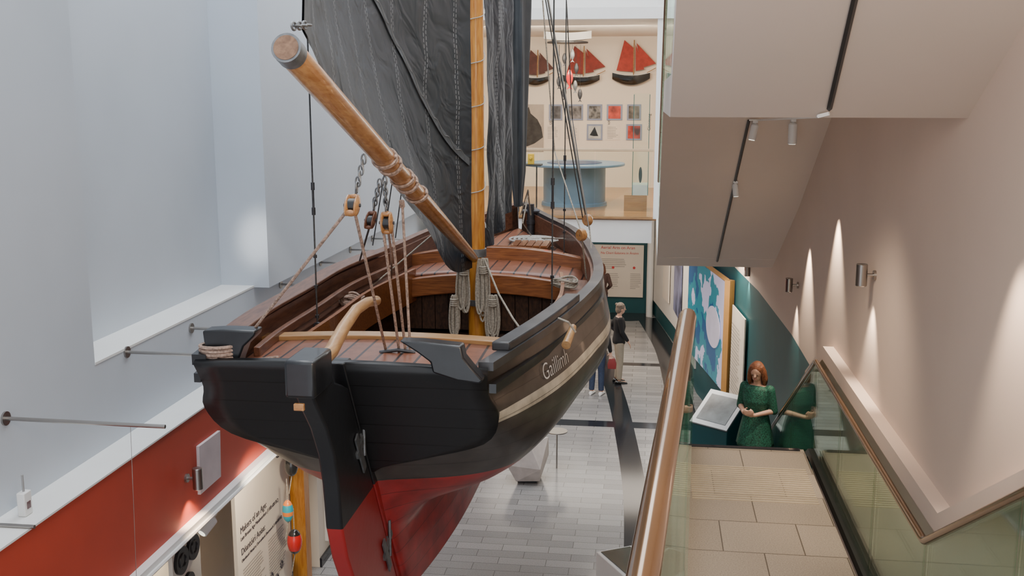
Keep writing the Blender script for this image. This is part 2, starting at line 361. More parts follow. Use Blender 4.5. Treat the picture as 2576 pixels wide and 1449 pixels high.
# upper staircase
q=G()
prof=[(0,9.57),(6.45,5.85),(11.1,5.80),(15.0,3.56),(15.0,3.70)]+[(y,z) for y,z in reversed([(11.0,6.1)]+steps(11.0,6.1,15.0,3.72,14))]
prof+= [(6.5,6.1)]+[(6.5-6.5*k/20-(0 if h==0 else 0),6.1+3.75*(k+h)/20) for k in range(20) for h in (0,1)][1:]+[(0,9.85)]
yzprism(q,prof,.1,1.9)
us=q.obj('staircase.001',soff,label='upper flight of stairs with smooth plastered underside',cat='staircase')
G().bx(.1,1.75,15.0,19.5,3.6,3.7).obj('trim_14',whiteM,kind='structure')
def onSoffit(u,v,lo):
    r=ray(u,v)
    a,bb=(5.85+6.45*.5767,.5767) if lo==0 else (5.80+11.1*.5744,.5744)
    t=(a-6)/(r.z+bb*r.y); return CAM+r*t
trackM=M('track_black',(.02,.02,.02),.4)
def track(u0,v0,u1,v1,lo):
    a=onSoffit(u0,v0,lo); b_=onSoffit(u1,v1,lo); q=G(); d=V((0,-.02,-.03))
    q.tube([a+d*.3,b_+d*.3],.016,4); return q.obj('lighting_track',trackM,label='black lighting track fixed under the stair soffit',cat='lighting track',group='lighting tracks')
track(2158,-40,2086,270,0); track(1884,300,1804,655,1)
a=onSoffit(1884,296,1)+V((0,-.03,-.02))
G().tube([onSoffit(2086,276,0)+V((0,-.01,-.02)),onSoffit(2060,283,0)+V((0,-.01,-.02)),V((a.x+.12,a.y,a.z+.0)),a],.012,6).obj('cable_conduit',whiteM,label='white cable conduit joining two lighting tracks',cat='conduit')
lensM=M('lens',(.9,.85,.7),.2,emit=2)
def tracklamp(top,L,r,tilt=(0,0,-1),group='track spotlights',label='white cylindrical spotlight hanging from the track'):
    top=V(top); tilt=V(tilt).normalized(); e=empty('spotlight',top+V((0,0,-L-.05)),label,'spotlight',group)
    G().tube([top,top+V((0,0,-.05))],.012,8).box(top+V((0,0,-.01)),(.05,.08,.025)).obj('bracket',whiteM,e)
    p=top+V((0,0,-.05)); G().tube([p-tilt*.02,p,p+tilt*L*.98,p+tilt*L],[r*.6,r,r,r*.9],20).obj('lamp_body',whiteM,e,bevel=0)
    G().tube([p+tilt*L,p+tilt*(L+.004)],r*.75,16).obj('lens',lensM,e)
p=onSoffit(1995,300,1); 
tracklamp(p+V((0,-.02,-.0)),.20,.045)
p=onSoffit(1900,303,1); tracklamp(p,.15,.04,(-.2,-.1,-1))
p=onSoffit(1850,455,1); tracklamp(p,.13,.035,(.1,-.1,-1))

# handrails & balustrades
def rail(pts,r=.025,parent=None,mat=brassM,name='handrail',n=16):
    return G().tube(pts,r,n).obj(name,mat,parent)
def pane(q,a,b_,h0,h1):
    a=V(a);b_=V(b_); q.prism([a-V((0,0,h0)),b_-V((0,0,h0)),b_-V((0,0,h1)),a-V((0,0,h1))],(.012,0,0))
chanM=M('channel',(.05,.05,.045),.4,metal=.4)
def balustrade(label,segs,h=.95,r=.025,gap=.02,channel=True):
    e=empty('balustrade',(segs[0][0],segs[0][1],segs[0][2]-h),label,'balustrade','glass stair balustrades')
    pts=segs
    fine=[V(pts[0])]
    for i in range(1,len(pts)-1):
        p=V(pts[i]); a=(V(pts[i-1])-p).normalized(); b2=(V(pts[i+1])-p).normalized()
        fine+= [p+a*.05,p+a*.012+b2*.012,p+b2*.05]
    fine.append(V(pts[-1])); rail(fine,r,e)
    for i in range(len(pts)-1):
        a=V(pts[i]);b_=V(pts[i+1]); L=(b_-a).length; k=max(1,round(L/1.35))
        for j in range(k):
            p0=a.lerp(b_,(j+gap/L)/k if j==0 else j/k+gap/2/L); p1=a.lerp(b_,(j+1)/k-gap/2/L)
            q=G(); pane(q,p0,p1,.03,h); q.obj('glass_panel',glassM,e)
    if channel:
        q=G()
        for i in range(len(pts)-1):
            a=V(pts[i]);b_=V(pts[i+1]); q.prism([a-V((.03,0,h-.02)),b_-V((.03,0,h-.02)),b_-V((.03,0,h+.06)),a-V((.03,0,h+.06))],(.07,0,0))
        q.obj('base_channel',chanM,e)
    return e
balustrade('green glass stair balustrade with bronze handrail beside plaster wall',[(1.64,3.2,5.12),(1.64,6.08,3.4),(1.64,10.34,3.4),(1.64,13.3,1.82),(1.64,14.6,1.1)],.92)
balustrade('green glass stair balustrade with bronze handrail above the hall floor',[(.115,3.02,5.33),(.10,6.08,3.42),(.355,10.34,3.4),(.36,13.3,1.82),(.36,14.6,1.1)],.90,.02,channel=False)
e=empty('balustrade',(.06,1.2,4.4),'thick bronze handrail and glass at the top of the stairs','balustrade','glass stair balustrades')
A=V((-.085,.3,5.22)); B=V((.112,3.0,5.365))
rail([A,A.lerp(B,.5),B-(B-A).normalized()*.02,B,B+V((.002,.012,-.012))],[.026,.026,.026,.024,.012],e,n=32)
G().prism([A+V((0,0,-.02)),B+V((.012,.02,-.02)),B+V((.012,.02,-1.0)),A+V((0,0,-.85))],(.012,0,0)).obj('glass_panel',glassM,e)
balustrade('glass balustrade with bronze rail along the upper stair flight',[(.1,.5,10.4),(.1,6.5,7.05),(.1,11.1,7.05),(.1,15.1,4.75)],.95,.02,channel=False)
q=G()
for (y0,z0),(y1,z1) in zip([(2.9,5.42),(6.08,3.58),(10.34,3.55)],[(6.08,3.58),(10.34,3.55),(11.4,3.02)]):
    q.prism([V((1.70,y0,z0)),V((1.70,y1,z1)),V((1.70,y1,z1-.13)),V((1.70,y0,z0-.13))],(.1,0,0))
q.obj('trim_15',wallR,kind='structure')

def wall_lamp(pos,nx,label='brushed steel cylinder wall lamp on the plaster wall',h=.18,r=.045):
    pos=V(pos); e=empty('wall_lamp',pos,label,'wall lamp','steel wall lamps')
    cpos=pos+V((nx*.11,0,0))
    G().tube([cpos+V((0,0,-h/2)),cpos+V((0,0,-h/2+.005)),cpos+V((0,0,h/2-.005)),cpos+V((0,0,h/2))],[r*.9,r,r,r*.9],24).obj('lamp_body',steel,e)
    G().tube([pos,cpos],.014,10).tube([pos,pos+V((nx*.02,0,0))],.04,16).obj('bracket',steel,e)
    return cpos
L1=atX(2203,692,1.8); wall_lamp(L1,-1)
L2=atX(2008,717,1.79); wall_lamp(L2,-1,h=.17)
L3=atX(1897,683,1.66); wall_lamp(L3,-1,h=.15)
L4=atX(468,1202,-4.1); wall_lamp(L4,1,'brushed steel cylinder wall lamp on the red wall',h=.2,r=.045)

# ================= BOAT =================
boat=empty('sailing_boat',(-1.8,10.5,2.1),'black-hulled wooden sailing boat with dark sails suspended above the hall','sailing boat')
SY=[6.25,7.4,8.5,9.5,11,12.5,13.7,14.4,14.62]
SC=[-1.93,-1.86,-1.76,-1.70,-1.69,-1.75,-1.79,-1.80,-1.80]
SB=[.94,1.13,1.22,1.25,1.10,.88,.48,.12,.045]
SZ=[4.30,4.30,4.31,4.33,4.32,4.33,4.35,4.42,4.44]
RI=[0,0,0,0,.02,.12,.35,.9,1.2]
ZM=[2.1,2.5,2.75,2.95,3.15,3.42,3.75,4.05,4.32]
FM=[0,0,.03,.2,.62,.92,1.08,1.06,1.0]; FB=[0,.02,.08,.18,.33,.52,.75,.91,1]
TH=[.045,.045,.045,.06,.42,.86,.98,.93,.94]; TZ=[2.1,2.6,3.1,3.42,3.56,3.72,3.94,4.12,4.3]
spY=lambda z:6.25+.62*(4.3-z)
St=[]
for i in range(9):
    row=[]; k=min(1,max(0,(SY[i]-11)/3.0))
    for j in range(9):
        if i==0: row.append((spY(TZ[j]),TH[j],TZ[j],SC[0]))
        else:
            f=FM[j]*(1-k)+FB[j]*k; z=ZM[j]+RI[i]*(1-j/8)**1.0
            if j==8: z=SZ[i]
            z=min(z,SZ[i]-.04*(8-j))
            row.append((max(SY[i],spY(z)+.12) if i==1 else SY[i],max(.04,f*SB[i]),z,SC[i]))
    St.append(row)
St=np.array(St)
def cr(P,t):
    n_=len(P)-1; i=min(int(t),n_-1); f=t-i
    p0=P[max(i-1,0)];p1=P[i];p2=P[i+1];p3=P[min(i+2,n_)]
    return .5*((2*p1)+(p2-p0)*f+(2*p0-5*p1+4*p2-p3)*f*f+(3*p1-p0-3*p2+p3)*f**3)
D1=np.array([cr(St,t) for t in np.linspace(0,8,57)])
D=np.array([[cr(row,t) for t in np.linspace(0,8,33)] for row in D1])
D[:,:,1]=np.maximum(D[:,:,1],.035)
SHY=D[:,-1,0]
def bY(Y): return float(np.interp(Y,SHY,D[:,-1,1])),float(np.interp(Y,SHY,D[:,-1,3])),float(np.interp(Y,SHY,D[:,-1,2]))
def hw(Y,z):
    i=int(np.argmin(abs(SHY-Y)))
    vals=[]; ys=[]
    for k in range(max(0,i-1),min(len(D),i+2)):
        ys.append(SHY[k]); vals.append(float(np.interp(z,D[k,:,2],D[k,:,1])))
    return float(np.interp(Y,ys,vals))
q=G(); rings=[]
nS=len(D); 
for i in range(nS):
    rr=[V((D[i,j,3]+D[i,j,1],D[i,j,0],D[i,j,2])) for j in range(32,-1,-1)]+[V((D[i,j,3]-D[i,j,1],D[i,j,0],D[i,j,2])) for j in range(33)]
    rings.append(rr)
n_=66; vs=[p for r_ in rings for p in r_]
fs=[(i*n_+j,i*n_+j+1,(i+1)*n_+j+1,(i+1)*n_+j) for i in range(nS-1) for j in range(n_-1)]
q.add(vs,fs); hull=q.obj('hull',hullM,boat,label='black and red planked hull with white stripe')
# inner lining
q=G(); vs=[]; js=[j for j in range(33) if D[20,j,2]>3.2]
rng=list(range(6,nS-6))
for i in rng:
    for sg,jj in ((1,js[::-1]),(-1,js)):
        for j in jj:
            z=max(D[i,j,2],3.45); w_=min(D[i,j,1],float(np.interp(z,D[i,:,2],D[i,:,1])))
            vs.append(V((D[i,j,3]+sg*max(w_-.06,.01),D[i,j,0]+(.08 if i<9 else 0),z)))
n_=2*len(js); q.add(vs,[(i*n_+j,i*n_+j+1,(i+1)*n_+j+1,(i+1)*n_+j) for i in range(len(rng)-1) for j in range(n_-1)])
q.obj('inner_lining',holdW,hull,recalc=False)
# transom
q=G(); vs=[]; jj=[j for j in range(33) if D[0,j,2]>=3.36]
for j in jj:
    for k in range(13):
        t=k/12*2-1; z=D[0,j,2]; crown=.03*(1-t*t) if j==32 else 0
        vs.append(V((D[0,j,3]+t*(D[0,j,1]+.012),D[0,j,0]-.015,z+crown)))
q.add(vs,[(i*13+k,i*13+k+1,(i+1)*13+k+1,(i+1)*13+k) for i in range(len(jj)-1) for k in range(12)])
m,n,l,b=nt('transom_paint')
g=n.new('ShaderNodeNewGeometry'); sx=n.new('ShaderNodeSeparateXYZ'); l.new(g.outputs['Position'],sx.inputs[0])
wv=n.new('ShaderNodeMath'); wv.operation='PINGPONG'; wv.inputs[1].default_value=.08; l.new(sx.outputs['Z'],wv.inputs[0])
gt=n.new('ShaderNodeMath'); gt.operation='GREATER_THAN'; gt.inputs[1].default_value=.004; l.new(wv.outputs[0],gt.inputs[0])
mx=n.new('ShaderNodeMixRGB'); mx.inputs[1].default_value=(.003,.003,.003,1); mx.inputs[2].default_value=(.009,.009,.010,1); l.new(gt.outputs[0],mx.inputs[0]); l.new(mx.outputs[0],b.inputs['Base Color'])
bp=n.new('ShaderNodeBump'); bp.inputs['Strength'].default_value=.7; bp.inputs['Distance'].default_value=.006; l.new(gt.outputs[0],bp.inputs['Height']); l.new(bp.outputs[0],b.inputs['Normal']); b.inputs['Roughness'].default_value=.4
q.obj('transom',m,hull,sol=.05,soloff=0)
q=G(); q.prism([V((-1.985,spY(z)+o-.03,z)) for z,o in ((4.33,-.02),(2.08,-.02),(2.08,.22),(4.33,.14))],(.11,0,0)); q.obj('sternpost',rudM,hull,bevel=.01)
# rudder
q=G(); pr=[(6.16,4.20),(5.98,4.27),(5.86,4.46),(5.52,4.50),(5.50,4.38),(5.62,4.23),(5.80,4.03),(5.93,3.82),(6.0,3.6),(6.04,3.3),(6.14,3.05),(6.30,2.8),(6.52,2.4),(6.7,2.1)]
lead=[(spY(z)-.075,z) for z in (2.08,2.6,3.2,3.8,4.15)]
q.prism([V((-1.985,y,z)) for y,z in pr+lead],(.11,0,0)); rud=q.obj('rudder',rudM,boat,bevel=.015,label='black and red rudder hung on the stern')
q=G(); q.bx(-2.02,-1.84,5.50,5.84,4.30,4.52); q.obj('rudder_head',blk,rud,bevel=.02)
for z in (3.75,2.75):
    q=G(); y=spY(z); q.box((-1.925,y-.02,z),(.135,.42,.05),Matrix.Rotation(math.radians(28),3,'X'))
    q.tube([(-1.86,y-.06,z-.14),(-1.86,y-.06,z+.14)],.012,8); q.box((-1.862,y-.14,z-.10),(.012,.06,.34),Matrix.Rotation(math.radians(32),3,'X'))
    q.obj('pintle_strap',galv,rud)
G().bx(-1.96,-1.90,5.47,5.495,4.24,4.28).obj('rudder_tag',boomW,rud,bevel=.004)
# tiller
P=[(-1.93,5.62,4.40),(-1.925,5.85,4.42),(-1.915,6.05,4.44),(-1.90,6.28,4.54),(-1.88,6.5,4.61),(-1.86,6.7,4.62),(-1.84,6.86,4.60),(-1.84,6.9,4.59)]
P=[V(p) for p in P]; G().tube(P,[.048,.048,.045,.041,.037,.034,.034,.02],14).obj('tiller',tillW,rud)
# gunwales
def strip(y0,y1,side,inner,outer,z0,z1,n_=40,zf=None):
    rings=[]
    for i in range(n_+1):
        Y=y0+(y1-y0)*i/n_; b_,cx,zs_=bY(Y); zz=zs_ if zf is None else zf(Y)
        xi=cx+side*max(b_-inner,.01); xo=cx+side*(b_+outer)
        rings.append([V((xi,Y,zz+z0)),V((xo,Y,zz+z0)),V((xo,Y,zz+z1)),V((xi,Y,zz+z1))])
    return rings
for side,mt,lb in ((-1,bulW,'brown timber rail cap'),(1,capM,'dark grey painted rail cap')):
    G().loft(strip(6.28 if side>0 else 6.62,14.6,side,.06,.035,-.01,.045)).obj('gunwale',mt,hull,label=lb)
    G().loft(strip(6.3,14.5,side,-.0,.045,-.16,-.10)).obj('rubbing_strake',blk,hull)
    G().loft(strip(6.5,14.3,side,.085,-.055,-.26,-.005)).obj('bulwark_plank',bulW,hull)
G().loft(strip(6.25,6.64,-1,.06,.035,-.03,.04,6)).obj('rail_end',blk,hull)
q=G(); q.loft(strip(6.6,8.3,1,.10,.02,.04,.10,20)); q.obj('quarter_board',capM,hull,bevel=.01)
q=G(); q.loft(strip(6.7,10.5,-1,.15,.02,.04,.07,20)); q.obj('quarter_board',bulW,hull,bevel=.008)
q=G(); q.loft(strip(7.0,10.6,-1,.22,-.17,-.16,-.09,20)); q.obj('stringer',bulW,hull,bevel=.006)
# decks
def deck(y0,y1,z,camb,ny=24):
    def fn(a,t):
        Y=y0+(y1-y0)*t; b_,cx,zs_=bY(max(Y,6.3)); w=a*2-1
        return V((cx+w*max(b_-.07,.01),Y,z+camb*(1-w*w)))
    return fn
G().grid(deck(6.40,7.5,4.13,.05),12,8).obj('aft_deck',deckM,hull,sol=.02)
G().grid(deck(10.72,14.3,4.06,.09),16,24).obj('foredeck',deckM,hull,sol=.03)
for side in (-1,1):
    G().loft(strip(7.5,10.75,side,.34,-.07,-.27,-.24)).obj('side_deck',bulW,hull)
    G().loft(strip(7.5,10.75,side,.37,-.335,-.5,-.16)).obj('coaming',beamW,hull)
def arch(q,Y,th,z0,camb,h,half,cx,n_=16):
    top=[];bot=[]
    for i in range(n_+1):
        w=i/n_*2-1; top.append(V((cx+w*half,Y,z0+camb*(1-w*w)))); bot.append(V((cx+w*half,Y,z0-h+camb*(1-w*w)*1.0)))
    rings=[[t_,b2,b2+V((0,th,0)),t_+V((0,th,0))] for t_,b2 in zip(top,bot)]
    q.loft(rings)
q=G(); b_,cx,_=bY(7.55)
arch(q,7.48,.14,4.17,.04,.14,b_-.08,cx); q.obj('deck_beam',ltW,hull,bevel=.008,label='pale timber thwart beam')
b_,cx,_=bY(10.7); q=G(); arch(q,10.62,.1,4.02,.12,.20,b_-.08,cx); q.obj('deck_beam',beamW,hull,bevel=.01)
b_,cx,_=bY(11.55); q=G(); arch(q,11.5,.12,4.19,.11,.16,b_-.07,cx); q.obj('deck_beam',beamW,hull,bevel=.01)
q=G(); b_,cx,_=bY(10.8)
for i in range(14):
    x=cx-b_+.12+i*(2*b_-.24)/14
    if i in (6,): continue
    q.bx(x+.004,x+(2*b_-.24)/14-.004,10.82,10.86,3.5,4.02)
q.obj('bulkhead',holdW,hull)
def hf(a,t):
    Y=7.4+3.4*t; w_=max(.05,hw(Y,3.45)-.1); return V((bY(Y)[1]+(a*2-1)*w_,Y,3.47))
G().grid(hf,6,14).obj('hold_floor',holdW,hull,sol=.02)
# foredeck furniture
q=G(); q.bx(-1.62,-1.18,12.05,12.5,4.14,4.22)
for k in range(5): q.bx(-1.61+k*.087,-1.61+k*.087+.075,12.04,12.51,4.22,4.24)
q.obj('hatch',beamW,boat)
q=G(); cpt=V((-1.45,13.0,4.185))
q.tube([cpt+V((math.cos(a*.35)*(.04+.0032*a),math.sin(a*.35)*(.04+.0032*a),0)) for a in range(90)],.014,6); q.obj('rope_mat',M('rope_white',(.48,.46,.42),.9,var=.2,scale=60),boat,label='flat round coil of pale rope')
q=G(); q.tube([(-1.6,14.0,4.1),(-1.6,14.0,4.52)],.05,12); q.tube([(-1.72,14.0,4.42),(-1.48,14.0,4.42)],.03,10); q.tube([(-1.6,14,4.25),(-1.6,14,4.3)],.06,12); q.obj('bollard',iron,boat)
def pl(ptsuv,Y,th,name,mat,parent,bev=.012):
    return G().prism([atY(u,v,Y) for u,v in ptsuv],(0,th,0)).obj(name,mat,parent,bevel=bev)
cl1=pl([(1003,858),(1060,860),(1130,868),(1160,871),(1166,900),(1186,925),(1216,958),(1205,966),(1150,958),(1088,938),(1082,912),(1050,888)],6.12,.12,'mooring_cleat',blk,boat)
cl2=pl([(508,832),(560,829),(642,832),(640,845),(612,872),(600,905),(596,925),(512,915),(522,888),(512,860)],6.30,.14,'mooring_cleat',blk,boat)
q=G(); cc=atY(555,890,6.37)
path=[]
for k in range(5):
    zz=cc.z-.05+k*.024; path+=[V((cc.x+math.cos(a)*.13,cc.y+math.sin(a)*.11,zz+.024*i/20)) for i,a in enumerate([i*math.pi/10 for i in range(20)])]
q.tube(path,.012,6); q.tube([cc+V((.1,-.05,-.04)),atZ(640,905,4.2),atZ(700,898,4.2)],.011,6)
q.obj('rope_lashing',ropeR,cl2)
G().tube([atY(1424,868,7.5),atY(1442,822,7.75)],[.035,.026],12).obj('belaying_pin',tillW,boat)

# mast
G().tube([(-1.74,10.42,3.48),(-1.74,10.42,6),(-1.74,10.42,9),(-1.74,10.42,11)],[.088,.082,.075,.06],20).obj('mast',mastW,boat,label='varnished timber mast')
mast=bpy.data.objects['mast']
G().tube([(-1.74,10.42,4.36),(-1.74,10.42,4.44)],.10,20).obj('mast_band',galv,mast)
G().tube([(-1.74,10.42,3.86),(-1.74,10.42,3.92)],.10,20).bx(-1.92,-1.56,10.34,10.40,3.86,3.9).obj('mast_band',galv,mast)
pts=[V((-1.74+math.cos(a)*.093,10.42+math.sin(a)*.093,4.7+.42*a/6.283-.05*math.cos(a))) for a in [i*math.pi/8 for i in range(16*7)]]
G().tube(pts,.005,6).obj('lacing',M('lace',(.36,.35,.32),.8),mast)
# boom
BA=V((-1.70,4.84,6.20)); BB=V((-1.74,10.26,4.36)); bd=(BB-BA).normalized()
q=G(); q.tube([BA,BA+bd*.004]+[BA.lerp(BB,t) for t in (.1,.3,.5,.7,.85,.96,1)],[.064,.066,.068,.069,.067,.062,.055,.048,.04],24)
boom=q.obj('boom',boomW,boat,label='pale varnished timber boom')
q=G(); q.tube([BA-bd*.004,BA+bd*.09],.072,28); q.obj('boom_band',galv,boom)
G().tube([BA-bd*.008,BA-bd*.003],.060,28).obj('end_grain',woodm('end_grain',(.20,.10,.05),(.36,.20,.11),(5,5,5),scale=8),boom)
boomP=lambda t:BA.lerp(BB,t)
upb=V((0,bd.z*-1,bd.y)).normalized()
def wrap(t,n_=2,r=.078,tilt=.5):
    q=G(); pts=[]
    for i in range(24*n_+1):
        a=i*math.pi/12; pts.append(boomP(t)+bd*a*.004+V((1,0,0))*math.cos(a)*r+upb*math.sin(a)*r+bd*tilt*r*math.sin(a))
    q.tube(pts,.009,7)
    return q
for t,tl in ((.335,.7),(.36,.3),(.425,.8),(.45,.4),(.51,.9)):
    wrap(t,2,.076,tl).obj('rope_wrap',ropeR,boom)
# sails
def sail(s_,t):
    foot=BB.lerp(BA+V((0,.28,.0)),s_)+V((0,0,.10))
    foot.z-= .34*math.exp(-((s_-.12)/.16)**2)
    foot.x-= .11*math.sin(math.pi*min(1,s_*1.05))+.02
    luff_top=V((-1.76,10.3,9.4)); peak=V((-1.85,6.4,11.2)); top=luff_top.lerp(peak,s_)
    p=foot.lerp(top,t)
    belly=math.sin(math.pi*s_)**.8*(.42*math.sin(math.pi*min(1,t*1.1+.08)))
    p.x-=belly
    w=noise.noise(V((s_*2.2+t*3,t*6-s_*5,1.3)))*.045+noise.noise(V((s_*3-t*3,t*15+s_*10,7)))*.020*(1-.5*t)
    p.x+=w*(.2+.8*math.sin(math.pi*s_)); 
    return p
def sailn(s_,t):
    e_=.006; a=sail(min(1,s_+e_),t)-sail(max(0,s_-e_),t); b2=sail(s_,min(1,t+e_))-sail(s_,max(0,t-e_))
    nn=a.cross(b2).normalized(); 
    return nn if nn.x>0 else -nn
q=G(); q.grid(sail,110,120,uv=True); ms=q.obj('mainsail',sailM,boat,recalc=False,label='large black tanned mainsail with white stitched seams',ang=180)
rb=lambda s_:.205+.42*s_-.30*s_*s_
q=G(); q.grid(lambda a,b2:(lambda s_,t_:sail(s_,t_)+sailn(s_,t_)*.014)(.01+a*.98,rb(a)+(b2-.5)*.014),160,3); q.obj('reef_band',strapM,ms,recalc=False,ang=180)
q=G(); q.grid(lambda a,b2:sail(.965+.035*b2,a)+V((.012,0,0)),60,1); q.obj('leech_tape',strapM,ms,recalc=False,ang=180)
pts=[]
for k in range(140):
    s_=.03+k*.0066; t_=rb(s_)+.0045*math.sin(k*.9); pts.append(sail(s_,t_)+sailn(s_,t_)*.019)
G().tube(pts,.0025,4).obj('reef_lacing',M('lace2',(.25,.25,.25),.8),ms)
# clew fittings at boom end
q=G(); top=sail(1,.0)
for k in range(6):
    cpt=top.lerp(BA+V((0,.03,.08)),k/5)+V((.03,0,.02)); R=Matrix.Rotation(k*1.57,3,'Y')
    q.tube([cpt+R@V((math.cos(a)*.018,math.sin(a)*.032,0)) for a in [i*math.pi/6 for i in range(13)]],.006,6)
q.obj('shackle_chain',galv,boom)
def folds(x0,y0,y1,z0,z1,amp,nf,cut=0,seed=0,top=None):
    def f(a,t):
        z=z0+cut*a+(z1-z0-cut*a)*t; Y=y0+(y1-y0)*a
        x=x0+amp*math.sin(a*nf*6.28+1.5*noise.noise(V((a*2,z*.6,seed))))+.05*noise.noise(V((a*6,z*1.5,seed+3)))
        return V((x,Y,z))
    return f
G().grid(folds(-1.80,11.46,13.3,4.27,9.5,.05,2.2,.22,2),50,60,uv=True).obj('staysail',sailM2,boat,recalc=False,ang=180,label='dark staysail hanging in folds')
rings=[]
for i in range(41):
    t=i/40; z=4.46+t*4.8; R=.13+.15*min(1,t*1.6)-.06*t; cy=14.25-.1*t
    R*= .55+.45*min(1,t*9+.1)
    ring=[]
    for k in range(48):
        a=k/48*6.2832; rr_=R*(1+.22*math.sin(5*a+1.2*math.sin(z))+.09*math.sin(11*a+z))
        ring.append(V((-1.80+rr_*.6*math.cos(a),cy+rr_*1.05*math.sin(a),z)))
    rings.append(ring)
G().loft(rings).obj('jib',M('jib_cloth',(.034,.038,.042),.7,var=.15,scale=6,bump=.2),boat,label='dark jib gathered in folds',ang=60)
# rigging: shrouds
def wire(a,b_,r=.006,name='shroud',mat=wireM,par=boat): return G().tube([V(a),V(b_)],r,6).obj(name,mat,par)
hound=V((-1.70,10.45,10.4)); shM=M('shroud_rope',(.30,.28,.25),.8)
for Y,x_ in ((10.75,-.62),(11.05,-.66),(11.35,-.72)):
    wire(hound,(x_,Y,4.6),.007,mat=shM if Y<11 else wireM)
    wire(hound,(2*-1.74-x_-.05,Y,4.4),.007)
def block(pos,ax,size,par=boat,hookup=True,mat=boomW):
    pos=V(pos); ax=V(ax).normalized(); e=empty('pulley_block',pos,'wooden pulley block with iron fittings',None,None,par)
    X=V((1,0,0)); side=ax.cross(X).normalized(); R=Matrix((X,side,ax)).transposed()
    q=G()
    for o in (-.42,.42):
        q.ell(pos+X*o*size*.55,(size*.13,size*.40,size*.62),R)
    q.ell(pos+ax*size*.5,(size*.3,size*.22,size*.16),R); q.ell(pos-ax*size*.5,(size*.3,size*.2,size*.14),R)
    q.obj('shell',mat,e)
    G().tube([pos-X*size*.17,pos+X*size*.17],size*.34,18).obj('sheave',blk,e)
    q=G(); q.tube([pos-X*size*.42,pos+X*size*.42],size*.09,10)
    if hookup: q.tube([pos+ax*size*(.6+.22*k)+X*0+side*size*.14*math.sin(k*1.6) for k in range(5)],size*.055,8)
    q.obj('hook',iron,e); return e
XB=-1.72
b1=atX(886,516,XB); a1=atX(915,400,XB); block(b1,a1-b1,.12)
b2=atX(973,560,XB); a2=atX(968,455,XB); block(b2,a2-b2,.12)
b3=atX(932,553,XB-.15); a3=atX(955,460,XB-.1); block(b3,a3-b3,.10,mat=bulW)
def rope(pts,r=.010,name='rope',mat=ropeR,par=boat,sag=0):
    pts=[V(p) for p in pts]
    return G().tube(pts,r,7).obj(name,mat,par)
for a_,b_ in ((a1,b1),(a2,b2),(a3,b3)):
    q=G(); n_=5
    st_=a_.lerp(b_,.0); en=a_.lerp(b_,.62)
    for k in range(n_+1):
        cpt=st_.lerp(en,k/n_); R=Matrix.Rotation(k*1.57,3,'Z')
        q.tube([cpt+R@V((math.cos(a)*.014,0,math.sin(a)*.03)) for a in [i*math.pi/6 for i in range(13)]],.006,6)
    q.obj('chain',galv,boat)
rope([b1+V((0,-.03,0)),atY(640,826,6.42)])
rope([b1+V((0,.04,-.03)),atZ(970,878,4.19)])
rope([b2+V((-.03,0,0)),atZ(1004,884,4.18)])
rope([b2+V((.03,0,0)),atZ(1020,884,4.18)])
rope([atX(1012,515,XB),atZ(1032,884,4.18)])
rope([atX(1010,505,XB),atX(1012,520,XB)],.02)
rope([b2+V((.0,.03,-.05)),atX(985,640,-1.8),atZ(985,700,4.05)],.009)
rope([b3+V((0,.03,0)),atX(905,655,-2.6)],.008,mat=wireM)
rope([atX(1085,592,-2.2),atX(905,745,-2.85)],.008,mat=ropeM)
rope([atZ(955,886,4.18),atZ(1000,880,4.2),atZ(1045,886,4.18)],.014,'traveller',iron)
for (u,v) in ((1478,553),(1463,590)):
    p=atX(u,v,-.66); e=empty('pulley_block',p,'round wooden deadeye block',None,None,boat)
    G().tube([p+V((-.02,-.035,0)),p+V((0,-.02,0)),p+V((0,.02,0)),p+V((.02,.035,0))],[.055,.062,.062,.055],20).obj('shell',boomW,e)
    G().tube([p+V((0,-.045,0)),p+V((0,.045,0))],.018,10).obj('sheave',iron,e)
rope([atX(1478,553,-.66),atX(1440,300,-.95),atX(1425,0,-1.0)],.006,mat=wireM)
rope([atX(1463,590,-.66),atX(1475,700,-.62)],.008,mat=ropeM)
rope([atX(1482,565,-.66),atX(1490,650,-.60),atX(1497,720,-.58)],.008,mat=ropeM)
rope([atX(1463,585,-.66),atX(1395,380,-1.0),atX(1365,0,-1.1)],.007,mat=ropeM)
def hank(u,v0,v1,Y,w=.05,n_=7,sd=1):
    rr=random.Random(sd); T=atY(u,v0,Y); Bm=atY(u,v1,Y); L=T.z-Bm.z; q=G()
    for k in range(n_):
        ox=rr.uniform(-w,w)*.7; oy=rr.uniform(-.03,.03); ww=w*rr.uniform(.5,1); ll=L*rr.uniform(.82,1)
        q.tube([V((T.x+ox+ww*math.sin(a)*(.5+.5*(1-math.cos(a))/2),Y+oy,T.z-ll*(1-math.cos(a))/2)) for a in [i*math.pi/12 for i in range(25)]],.010,6)
    for k in range(4):
        z=T.z-L*.22+k*.02; q.tube([V((T.x+math.cos(a)*w*.75,Y+math.sin(a)*.05,z)) for a in [i*math.pi/6 for i in range(13)]],.011,6)
    return q.obj('rope_coil',ropeM,boat)
hank(1168,660,790,10.22,.06,9,1); hank(1215,650,808,10.2,.055,9,2); hank(1143,742,852,10.2,.045,6,3); hank(1240,742,856,10.2,.055,8,4)
rope([atY(1220,655,10.2),atY(1255,740,10.0),atY(1290,800,9.6),atY(1320,842,9.2)],.01,mat=ropeM)
